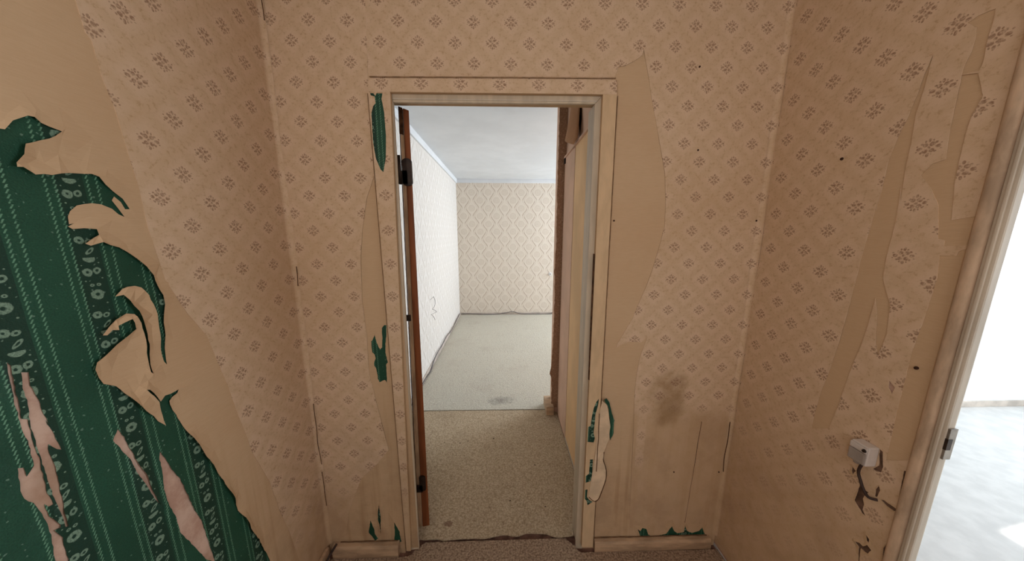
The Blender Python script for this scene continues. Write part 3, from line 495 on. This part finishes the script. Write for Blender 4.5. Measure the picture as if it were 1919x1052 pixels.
# ---- right wall papers
RO = [(Y1 + 0.05, 0.02), (YB, 0.02), (YB, 2.5), (Y1 + 0.05, 2.5)]
sheet('lining_paper', wr, M['lining'], plane_R(XR), RO, D['R_dark'], off=0.0010, th=0.0008, flip=True, jit=0.0012, lift=0.003, tear=[h + h[:1] for h in D['R_dark']], reach=0.02, seed=21)
sheet('floral_wallpaper', wr, M['floral'], plane_R(XR), RO, D['R_holes'] + D['R_dark'], off=0.0026, th=0.0012, uv=UV_R, flip=True, jit=0.0006, bump=0.0014, bscale=4.0, seed=22)
sheet('stained_plaster', wr, M['dark'], plane_R(XR), [(Y1 + 0.05, 0.02), (1.0, 0.02), (1.0, 1.1), (Y1 + 0.05, 1.1)], off=0.0003, th=0, flip=True, grid=0.2, bump=0.0, jit=0)
# ---- far room papers
sheet('damask_wallpaper', wf, M['damask'], plane_B(4.555 * S), [(XL, 0.05), (3.74, 0.05), (3.74, D['zfar'] - 0.06), (XL, D['zfar'] - 0.06)], off=0.001, th=0.001, uv=lambda a, b: ((a - D['dam'][0]) / 0.2977, (D['dam'][1] - b) / 0.276), grid=0.2, bump=0.001, seed=31)
sheet('damask_wallpaper', wlf, M['damask_pale'], plane_L(XL), [(YB + 0.06, 0.05), (5.64, 0.05), (5.64, D['zfar'] - 0.06), (YB + 0.06, D['zfar'] - 0.06)], off=0.001, th=0.001, uv=lambda a, b: (a / 0.2977, (D['dam'][1] - b) / 0.276), grid=0.2, bump=0.001, seed=32)
for i, (a, b) in enumerate(((0, 1), (1, 2), (2, 3), (3, 4), (4, 5), (5, 6))):
    p, q = D['scratch'][a], D['scratch'][b]
    me = tube_me('paper_tear', [(XL + 0.003, p[0], p[1]), (XL + 0.006, (p[0] + q[0]) / 2 + 0.02, (p[1] + q[1]) / 2), (XL + 0.003, q[0], q[1])], 0.0025, 3, 5)
    link('paper_tear', me, M['faint'], wlf)
# rounded paper folds in the hall corners
def fold(name, parent, cx, sx, uv, seed):
    bm = bmesh.new(); uvl = bm.loops.layers.uv.new('UVMap'); rows = []
    zs = [0.06 + i * 0.06 for i in range(41)]
    for z in zs:
        r = 0.016 + 0.006 * noise.noise((z * 3.0, seed, 0)); row = []
        for q in range(7):
            t = q / 6; a = t * math.pi / 2
            row.append((bm.verts.new((cx + sx * (0.0035 + r * (1 - math.sin(a))), YB - 0.0035 - r * (1 - math.cos(a)), z)), t))
        rows.append(row)
    for (ra, za), (rb, zb) in zip(zip(rows, zs), zip(rows[1:], zs[1:])):
        for q in range(6):
            f = bm.faces.new((ra[q][0], ra[q + 1][0], rb[q + 1][0], rb[q][0])); f.smooth = True
            for l, (t, z) in zip(f.loops, ((ra[q][1], za), (ra[q + 1][1], za), (rb[q + 1][1], zb), (rb[q][1], zb))):
                l[uvl].uv = uv(YB - 0.03 * t, z)
    bmesh.ops.recalc_face_normals(bm, faces=bm.faces[:])
    f0 = bm.faces[0]
    if f0.normal.dot(Vector((sx, -1, 0))) < 0: bmesh.ops.reverse_faces(bm, faces=bm.faces[:])
    me = bpy.data.meshes.new(name); bm.to_mesh(me); bm.free()
    return link(name, me, M['floral'], parent)
fold('paper_fold', wl, XL, 1, UV_L, 2.0); fold('paper_fold', wr, XR, -1, UV_R, 5.0)
# cracks in the left corner
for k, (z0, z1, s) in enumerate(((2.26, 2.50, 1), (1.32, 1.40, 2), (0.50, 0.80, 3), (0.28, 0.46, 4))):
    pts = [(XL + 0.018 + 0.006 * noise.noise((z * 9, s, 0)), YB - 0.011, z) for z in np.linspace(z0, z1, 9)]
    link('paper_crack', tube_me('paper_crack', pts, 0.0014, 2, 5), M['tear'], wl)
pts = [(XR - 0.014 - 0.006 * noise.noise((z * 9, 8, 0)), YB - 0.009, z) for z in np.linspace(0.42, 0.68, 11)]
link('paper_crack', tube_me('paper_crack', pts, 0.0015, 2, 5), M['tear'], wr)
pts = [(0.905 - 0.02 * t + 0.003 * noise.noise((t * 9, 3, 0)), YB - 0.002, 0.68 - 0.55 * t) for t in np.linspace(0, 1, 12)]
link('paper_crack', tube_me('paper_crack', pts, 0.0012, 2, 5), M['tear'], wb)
def nail(parent, p, nrm, r=0.0035):
    bm = bmesh.new(); bmesh.ops.create_uvsphere(bm, u_segments=8, v_segments=5, radius=r)
    me = finish(bm, 'nail'); o = link('nail', me, M['chip'], parent, smooth=True); o.location = p
for x, z in D['nails_b'] + [D['nail_patch']]: nail(wb, (x, YB - 0.004, z), None)
for y, z in D['nails_r']: nail(wr, (XR - 0.004, y, z), None, 0.0045)

# ------------------------------------------------------------------ doorway trim (frame with papered casing)
YC = 0.985 * S
tr = empty('trim_1', (0, 0, 0), kind='structure')
cl = prism_y('casing', D['cas_l'], YC + 0.001, YB, M['lining'], tr, 0.003); ct = prism_y('casing', D['cas_t'], YC + 0.001, YB, M['lining'], tr, 0.003); cr = prism_y('casing', D['cas_r'], YC + 0.001, YB, M['lining'], tr, 0.003)
def uvc(x0, z0, px=0.1183, pz=0.107): return lambda a, b: ((a - x0) / (px * S), (b - z0) / (pz * S))
xL = lambda z: -0.4525 - (2.03 - z) * 0.0068
sheet('casing_paper', cl, M['floral'], plane_B(YC), D['cas_l'], [D['G1']], off=0.0006, th=0.001, uv=lambda a, b: ((a - (-0.4500 - (2.03 - b) * 0.0078)) / (0.1183 * S), (b - 1.2775) / (0.0533 * 2 * S)), jit=0.0004, bump=0.0003, seed=41)
sheet('green_wallpaper', cl, M['green'], plane_B(YC), [(-0.489, 2.03), (-0.43, 2.03), (-0.43, 1.72), (-0.489, 1.72)], off=0.0001, th=0, uv=lambda a, b: ((a - (-0.4605 - (1.88 - b) * 0.008)) / S + 0.4482, b / S - 1.232), grid=0.3, bump=0, jit=0)
sheet('casing_paper', ct, M['floral'], plane_B(YC), D['cas_t'], off=0.0006, th=0.001, uv=lambda a, b: ((a + 0.4415) / (0.1150 * S), (b - 2.0640) / (0.107 * S)), jit=0.0004, bump=0.0003, seed=42)
sheet('casing_paper', cr, M['casing_clean'], plane_B(YC), D['cas_r'], D['C_holes_r'], off=0.0008, th=0.001, jit=0.0006, bump=0.0004, seed=43, lift=0.003, tear=[h + h[:1] for h in D['C_holes_r']], reach=0.02)
sheet('green_wallpaper', cr, M['green'], plane_B(YC), [(0.378, 0.15), (0.423, 0.15), (0.4155, 0.85), (0.376, 0.85)], off=0.0001, th=0, uv=UV_G, grid=0.3, bump=0, jit=0)
def edge_line(pts, r, m='dirt'): link('dirt_line', tube_me('dirt_line', pts, r, 2, 4), M[m], tr)  # thin dark tubes; around the casing they paint in the crease shadow
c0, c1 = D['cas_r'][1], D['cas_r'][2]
edge_line([(c0[0] + 0.0085 + (c1[0] - c0[0]) * t, YB - 0.0045, c0[1] + (c1[1] - c0[1]) * t) for t in np.linspace(0, 1, 9)], 0.0018, 'dirt_soft')
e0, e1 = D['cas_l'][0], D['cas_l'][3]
edge_line([(e0[0] - 0.009 + (e1[0] - e0[0]) * t, YB - 0.0045, e0[1] + (e1[1] - e0[1]) * t) for t in np.linspace(0, 1, 9)], 0.0014, 'dirt_soft')
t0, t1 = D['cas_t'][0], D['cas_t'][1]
edge_line([(t0[0] + (t1[0] - t0[0]) * t, YB - 0.006, t0[1] + 0.012 + (t1[1] - t0[1]) * t + 0.001 * noise.noise((t * 20, 0, 0))) for t in np.linspace(0, 1, 15)], 0.0024, 'dirt_soft')
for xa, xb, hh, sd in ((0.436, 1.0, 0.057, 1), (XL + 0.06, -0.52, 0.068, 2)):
    edge_line([(x, YB - 0.006, hh + 0.004 * noise.noise((x * 22, sd, 0))) for x in np.linspace(xa, xb, 30)], 0.003)  # darker line just above each baseboard
# torn ring beside the right casing
sheet('green_wallpaper', wb, M['green'], plane_B(YC), D['ring_r'], off=0.001, th=0.004, uv=UV_G, jit=0.0015, seed=45)
sheet('torn_paper', cr, M['torn'], plane_B(YC), D['ring_in'], off=0.0022, th=0.0022, jit=0.0012, lift=0.004, tear=[D['ring_in'] + D['ring_in'][:1]], reach=0.02, seed=46)
rim = D['ring_in'][5:14]
link('tear_edge', tube_me('tear_edge', [(x, YC - 0.005, z) for x, z in D['ring_line']], 0.0018, 3, 5), M['dirt'], cr)
link('tear_edge', tube_me('tear_edge', [(x + 0.003, YC - 0.003, z) for x, z in rim], 0.0018, 3, 5), M['tear'], cr)
YN = 1.005 * S
for q in ('lin_l', 'lin_r', 'lin_t'):
    prism_y('jamb', D[q], YN - 0.006, YN + 0.007, M['jamb'], tr, 0.003)
# stop bead along the jambs and head
boxes('stop_bead', [((-0.412, YN - 0.009, 2.017), (0.350, YN - 0.004, 2.022))], M['jamb_white'], tr, 0.002)
x0, x1 = D['lin_r'][0][0], D['lin_r'][3][0]
prism_y('rebate', [(x0 + 0.006, 2.02), (x0 + 0.04, 2.02), (x1 + 0.04, 0.0), (x1 + 0.006, 0.0)], YN + 0.008, YB + 0.11, M['jamb'], tr)
prism_y('tear_edge', [(D['cas_r'][0][0] - 0.004, 1.45), (D['cas_r'][0][0] - 0.001, 1.45), (D['cas_r'][0][0] + 0.004, 0.9), (D['cas_r'][0][0] + 0.001, 0.9)], YC - 0.0005, YC + 0.01, M['tear'], tr)

# ------------------------------------------------------------------ skirtings
def skirt(name, x0, x1, yf, h, mat, sag=0.0):
    bm = bmesh.new(); rows = []
    for i in range(9):
        t = i / 8; x = x0 + (x1 - x0) * t; w = 0.003 * noise.noise((x * 7, h, 1.0))
        prof = [(YB, 0.0), (yf + 0.002, 0.0), (yf + w, 0.012), (yf + 0.002 + w, h - 0.014), (yf + 0.008, h - 0.003), (YB - 0.004, h + w * 0.5), (YB, h)]
        rows.append([bm.verts.new((x, y, z)) for y, z in prof])
    for a, b in zip(rows, rows[1:]):
        for i in range(len(a)):
            j = (i + 1) % len(a); bm.faces.new((a[i], a[j], b[j], b[i]))
    bm.faces.new(rows[0]); bm.faces.new(rows[-1][::-1])
    return link(name, finish(bm, name), mat, None, kind='structure')
skirt('baseboard_left', XL + 0.03, -0.512, YB - 0.032, 0.066, M['skirt'])
skirt('baseboard_right', 0.436, 1.012, YB - 0.030, 0.055, M['skirt'])
box('baseboard_far', (XL + 0.015, 4.555 * S - 0.016, 0.0), (3.74, 4.555 * S, 0.052), M['skirt_far'], None, 0.004, kind='structure')
box('baseboard_far_left', (XL, YB + 0.065, 0.0), (XL + 0.016, 4.555 * S, 0.055), M['skirt_far'], None, 0.004, kind='structure')
box('trim_2', (XL, YB + 0.065, D['zfar'] - 0.07), (XL + 0.02, 4.555 * S, D['zfar']), M['ceil'], None, 0.006, kind='structure')
box('trim_3', (XL + 0.02, 4.555 * S - 0.02, D['zfar'] - 0.065), (3.74, 4.555 * S, D['zfar']), M['ceil'], None, 0.006, kind='structure')
box('baseboard_hall_left', (XL + 0.004, -1.1, 0.0), (XL + 0.018, YB - 0.03, 0.07), M['skirt'], None, 0.003, kind='structure')

# ------------------------------------------------------------------ carpets
hc = sheet('hall_carpet', None, M['hall_carpet'], plane_F(-0.012), [(XL + 0.02, -1.1), (XR - 0.004, -1.1), (XR - 0.004, YB - 0.03), (0.37, YB - 0.028), (0.31, YB + 0.044), (-0.40, YB + 0.040), (-0.47, YB - 0.028), (XL + 0.02, YB - 0.03)], off=0.012, th=0.011, step=0.01, jit=0.004, grid=0.06, bump=0.002, bscale=15, seed=51,
           label='worn brownish hall carpet in front of the doorway', cat='carpet')
ce = D['carpet_edge']
pc = sheet('passage_carpet', None, M['pass_carpet'], plane_F(0.0), [(ce[0][0] - 0.03, ce[0][1] + 0.01)] + ce + [(0.352, ce[-1][1] + 0.012), (0.355, YB + 0.11), (0.45, YB + 0.13), (0.45, 1.925 * S), (0.395, 1.955 * S), (XL + 0.02, 1.955 * S), (XL + 0.02, YB + 0.07), (-0.40, YB + 0.05)], off=0.006, th=0.006, step=0.012, jit=0.0012,
           lift=0.008, tear=[ce], reach=0.06, bump=0.0015, seed=52, label='beige passage carpet with a torn lifted front edge in the doorway', cat='carpet')
rc = sheet('room_carpet', None, M['room_carpet'], plane_F(0.0), [(XL + 0.02, 1.962 * S), (0.40, 1.960 * S), (0.43, 2.035 * S), (3.73, 2.035 * S), (3.73, 4.54 * S), (XL + 0.02, 4.54 * S)], off=0.010, th=0.010, step=0.015, jit=0.002, grid=0.12, bump=0.002, bscale=5, seed=53,
           label='pale grey fitted carpet across the empty far room', cat='carpet')
box('side_room_paint', (0.57, 1.93 * S - 0.004, 0.0), (5.35, 1.93 * S + 0.001, 2.5), M['white'], wp)
boxes('floor_side', [((XR + 0.0, -2.2, -0.012), (5.35, 1.93 * S, 0.004))], M['right_floor'], kind='structure')

# ------------------------------------------------------------------ passage closet and partition end
sheet('worn_damask_wallpaper', wp, M['damask_dark'], plane_B(1.93 * S), [(XP - 0.004, 0.05), (0.464, 0.05), (0.464, 2.48), (XP - 0.002, 2.48), (XP - 0.003, 1.9), (XP + 0.0, 1.5), (XP - 0.006, 1.28), (XP - 0.012, 1.24), (XP - 0.003, 1.20), (XP - 0.002, 0.9), (XP - 0.006, 0.6), (XP - 0.014, 0.42), (XP - 0.026, 0.36), (XP - 0.012, 0.33), (XP - 0.006, 0.2)],
      off=0.004, th=0.006, uv=UV_D(0.10, 0.10), jit=0.003, step=0.02, bump=0.002, seed=61)
box('trim_4', (XP - 0.055, 1.885 * S, 0.006), (XP + 0.01, 2.035 * S, 0.085), M['skirt'], None, 0.004, kind='structure')
dr2 = empty('door_2', (0, 0, 0), kind='structure')
XC = 0.367 * S; ZL = (0.452 + 1.232) * S
box('closet_leaf', (XC, YB + 0.115, 0.012), (XC + 0.011, 1.645 * S, ZL - 0.012), M['closet'], dr2, 0.002)
boxes('closet_frame', [((XC - 0.002, 1.648 * S, 0.006), (XC + 0.013, 1.91 * S, ZL - 0.012)), ((XC - 0.012, YB + 0.115, ZL - 0.012), (XC + 0.013, 1.91 * S, ZL))], M['passwall'], dr2, 0.002)
box('kick_strip', (XC - 0.003, YB + 0.115, 0.006), (XC, 1.645 * S, 0.022), M['jamb_white'], dr2)
box('closet_catch', (XC - 0.012, 1.885 * S, ZL - 0.05), (XC - 0.002, 1.905 * S, ZL - 0.014), M['iron'], dr2, 0.002)
# hanging torn paper above the closet
fp = [Vector(p) for p in D['flap']]
bm = bmesh.new()
tl, trr, r2, br, bl, l2 = fp
rows = []
for i in range(11):
    t = i / 10
    L = tl.lerp(l2, min(1, t * 1.6)) if t < 0.62 else l2.lerp(bl, (t - 0.62) / 0.38)
    R = trr.lerp(r2, min(1, t * 1.25)) if t < 0.8 else r2.lerp(br, (t - 0.8) / 0.2)
    rows.append([bm.verts.new(L.lerp(R, s / 6) + Vector((-0.014 * math.sin(s / 6 * math.pi) * (0.3 + t), 0, 0))) for s in range(7)])
for a, b in zip(rows, rows[1:]):
    for i in range(6): bm.faces.new((a[i], a[i + 1], b[i + 1], b[i])).smooth = True
fl = link('paper_flap', finish(bm, 'paper_flap'), M['flap'], wp, label='torn brown paper flap hanging loose above the closet')
md = fl.modifiers.new('thick', 'SOLIDIFY'); md.thickness = 0.0012
bm = bmesh.new(); bm.faces.new([bm.verts.new((0.4665, y, z)) for y, z in D['gap']]); me = finish(bm, 'torn_gap')  # dark face that paints in the shade beside the lifted flap
gp = link('torn_gap', me, M['tear'], wp); md = gp.modifiers.new('thick', 'SOLIDIFY'); md.thickness = 0.001

# ------------------------------------------------------------------ open door leaf seen on edge
lf = [Vector(p) for p in D['leaf']]
d1 = empty('door_1', (0, 0, 0), kind='structure')
def lerp_edge(t, u):          # t: 0 left .. 1 right across the edge, u: 0 top .. 1 bottom
    return lf[0].lerp(lf[1], t).lerp(lf[3].lerp(lf[2], t), u)
def away(p, s):               # push along the leaf: straight away from the viewer side, keeping height
    d = Vector((-0.405, 1.33, 0)).normalized(); return p + d * s
def leaf_piece(name, t0, t1, s0, s1, mat, shrink=0.0, u0=0.0, u1=1.0, bev=0.0015):
    bm = bmesh.new(); q = []
    for s in (s0, s1):
        for t, u in ((t0, u0), (t1, u0), (t1, u1), (t0, u1)): q.append(bm.verts.new(away(lerp_edge(t, u), s)))
    for f in ((0, 1, 2, 3), (7, 6, 5, 4), (0, 4, 5, 1), (1, 5, 6, 2), (2, 6, 7, 3), (3, 7, 4, 0)): bm.faces.new([q[i] for i in f])
    return link(name, finish(bm, name, bev), mat, d1)
leaf_piece('leaf', 0.10, 0.90, 0.012, 0.74, M['leafwhite'])
leaf_piece('wood_edge', 0.45, 1.0, 0.0, 0.011, M['wood'])
leaf_piece('rebate_strip', 0.10, 0.44, 0.004, 0.011, M['wood_pale'], u0=0.05)
leaf_piece('top_block', 0.0, 0.41, -0.001, 0.011, M['tear'], u0=0.0, u1=0.05)
leaf_piece('paint_edge', 0.02, 0.095, 0.003, 0.011, M['tear'], u0=0.05)
def hinge(u, hh, wide):
    h = empty('hinge', (0, 0, 0)); h.parent = d1
    c = lerp_edge(0.62, u)
    rr = wide / 2; pp = [(c.x + rr * math.cos(a), c.z + (hh / 2 - rr * 0.7) * (1 if math.sin(a) > 0 else -1) + rr * 0.7 * math.sin(a)) for a in (math.radians(10 + 20 * q) for q in range(18))]
    prism_y('hinge_plate', pp, c.y - 0.009, c.y - 0.001, M['iron'], h, 0.0)
    b = lerp_edge(-0.05, u)
    link('hinge_barrel', tube_me('hinge_barrel', [(b.x, b.y - 0.012, b.z - hh * 0.52), (b.x, b.y - 0.012, b.z + hh * 0.52)], 0.0065, 2, 10), M['iron'], h)
    box('hinge_leaf', (b.x - 0.02, b.y - 0.009, b.z - hh * 0.5), (c.x, b.y - 0.006, b.z - hh * 0.02), M['iron'], h)
hinge(0.122, 0.108, 0.040); hinge(0.868, 0.085, 0.030)
c = lerp_edge(-0.15, 0.437)
box('door_bolt', (c.x - 0.02, c.y - 0.006, c.z - 0.014), (c.x + 0.022, c.y + 0.004, c.z + 0.014), M['iron'], d1, 0.002)

# ------------------------------------------------------------------ side doorway trim
t5 = empty('trim_5', (0, 0, 0), kind='structure')
bm = bmesh.new(); rows = []
ya, yb = 0.511 * S, 0.534 * S
for i in range(45):
    z = 0.006 + i * 0.0468; row = []
    for q in range(9):
        a = math.pi * q / 8; y = (ya + yb) / 2 + (yb - ya) / 2 * math.cos(a)
        row.append(bm.verts.new((XR - (0.013 + 0.002 * noise.noise((z * 6, q * 0.4, 3))) * max(0.0, math.sin(a)) ** 0.6, y, z)))
    rows.append(row)
for a, b in zip(rows, rows[1:]):
    for i in range(8): bm.faces.new((a[i], a[i + 1], b[i + 1], b[i])).smooth = True
    bm.faces.new((a[0], b[0], b[8], a[8]))
cs = link('casing', finish(bm, 'casing'), M['mottled'], t5)
boxes('jamb', [((XR - 0.010, Y1 + 0.004, 0.004), (XR + 0.012, ya, 2.03))], M['jamb_white'], t5, 0.004)
boxes('stop_bead', [((XR - 0.014, Y1 + 0.010, 0.004), (XR - 0.009, Y1 + 0.016, 2.03))], M['jamb_white'], t5, 0.002)
py, pz = D['patch_strike']
sp = boxes('strike_plate', [((XR - 0.006, Y1 - 0.0005, pz - 0.04), (XR + 0.0125, Y1 + 0.006, pz + 0.04))], M['steel'], t5, 0.001)
box('strike_slot', (XR - 0.007, Y1 - 0.0015, pz - 0.014), (XR + 0.004, Y1 + 0.004, pz + 0.014), M['iron'], t5)
box('baseboard_side', (XR + 0.07, 1.93 * S - 0.016, 0.004), (5.35, 1.93 * S, 0.06), M['skirt_far'], None, 0.004, kind='structure')

# ------------------------------------------------------------------ wall socket and cables
sy, sz = 0.744, 0.911
KX, KY, KZ = 0.80, 0.60, 0.78
so = empty('wall_socket', (XR - 0.003, sy, sz), 'grey surface-mounted socket box with hinged lid on the right wall', 'socket')
def sbox(name, lo, hi, mat, bev, parent=so):
    f = (KX, KY, KZ)
    return box(name, tuple(a * b for a, b in zip(lo, f)), tuple(a * b for a, b in zip(hi, f)), mat, parent, bev)
sbox('back_box', (-0.040, -0.036, -0.036), (0.0, 0.036, 0.040), M['socket'], 0.004)
lid = sbox('lid', (-0.047, -0.034, -0.032), (-0.040, 0.034, 0.012), M['socketlid'], 0.003)
sbox('hinge_rail', (-0.046, -0.035, 0.014), (-0.040, 0.035, 0.036), M['socket'], 0.003)
bm = bmesh.new(); bmesh.ops.create_cone(bm, cap_ends=True, segments=12, radius1=0.005, radius2=0.004, depth=0.004, matrix=Matrix.Translation((-0.040, -0.017, 0.020)) @ Matrix.Rotation(-math.pi / 2, 4, 'Y'))
link('screw', finish(bm, 'screw'), M['iron'], so)
link('cable_gland', tube_me('cable_gland', [(-0.018, 0.008, -0.027), (-0.018, 0.008, -0.038)], 0.008, 2, 10), M['socketlid'], so)
pts = [(-0.016, -0.004, -0.027)] + [(-0.012, y - sy, z - sz) for y, z in D['sock_cab'][3:7]] + [(-0.001, D['sock_cab'][7][0] - sy - 0.004, D['sock_cab'][7][1] - sz)]
link('cable', tube_me('cable', pts, 0.0038, 5, 8), M['cable'], so)

ky, kz = D['knob']
ks = empty('wall_outlet', (ky, 4.555 * S - 0.002, kz), 'small round white wall outlet on the far patterned wall', 'outlet')
for nm, r, d, m in (('cover', 0.032, 0.014, 'white'), ('insert', 0.019, 0.018, 'skirt_far')):
    bm = bmesh.new(); bmesh.ops.create_cone(bm, cap_ends=True, segments=20, radius1=r, radius2=r * 0.86, depth=d, matrix=Matrix.Translation((0, -d / 2, 0)) @ Matrix.Rotation(math.pi / 2, 4, 'X'))
    link(nm, finish(bm, nm), M[m], ks)
for s in (-1, 1):
    box('pin_hole', (s * 0.008 - 0.003, -0.0195, -0.003), (s * 0.008 + 0.003, -0.017, 0.003), M['iron'], ks)

cab = [(XL + 0.012, 4.45 * S, 0.03)]
lp = [(XL + 0.020 + 0.006 * (i % 2), y, max(0.021, z)) for i, (y, z) in enumerate(D['cab_left'])][::-1]
fp_ = [(x, 4.555 * S - 0.022, max(0.021, z)) for x, z in D['cab_far']]
pre = [(XL + 0.03, 1.75, 0.02), (XL + 0.022, 2.1, 0.07), (XL + 0.024, 2.5, 0.03)]
link('cable', tube_me('cable', pre + lp, 0.006, 5, 6), M['greycable'], None,
     label='thin grey cable wandering along the left skirting of the far room', cat='cable')
link('cable', tube_me('cable', [(XL + 0.05, 4.555 * S - 0.024, 0.03)] + fp_[1:] + [(2.2, 4.555 * S - 0.024, 0.022)], 0.006, 5, 6), M['greycable'], None,
     label='thin dark cable sagging along the foot of the far patterned wall', cat='cable')
link('cable', tube_me('cable', [(XL + 0.055, YB - 0.030, 0.086), (XL + 0.03, YB - 0.07, 0.045), (XL + 0.026, 1.06, 0.012), (XL + 0.03, 0.85, 0.006), (XL + 0.03, 0.5, 0.006)], 0.005, 5, 8), M['cable'], None,
     label='thin dark cable lying in the left hall corner by the skirting', cat='cable')

# ------------------------------------------------------------------ debris on the passage carpet
names = ('dark flake on the beige carpet, second from the brown door edge', 'thin upright dark flake on the beige carpet near the door edge', 'long slanted sliver on the middle of the beige passage carpet',
  'dark flake on the beige carpet nearest the brown door edge', 'dark crumb low on the beige carpet, left of its centre line', 'faint crumb on the beige carpet midway to the closet', 'black crumb on the beige carpet nearest the torn right edge')
for i, (x, y) in enumerate(D['chips']):
    bm = bmesh.new(); bmesh.ops.create_icosphere(bm, subdivisions=1, radius=0.006)
    for v in bm.verts: v.co = Vector((v.co.x * (1.6 if i == 2 else 1.0), v.co.y * (0.6 + 0.2 * (i % 3)), v.co.z * 0.4)) * (0.8 + 0.35 * noise.noise(v.co * 300 + Vector((i, 0, 0))))
    o = link('debris_flake', finish(bm, 'debris_flake'), M['chip'], None, label=names[i], cat='debris', group='debris flakes on the passage carpet')
    o.location = (x, y, 0.0085)
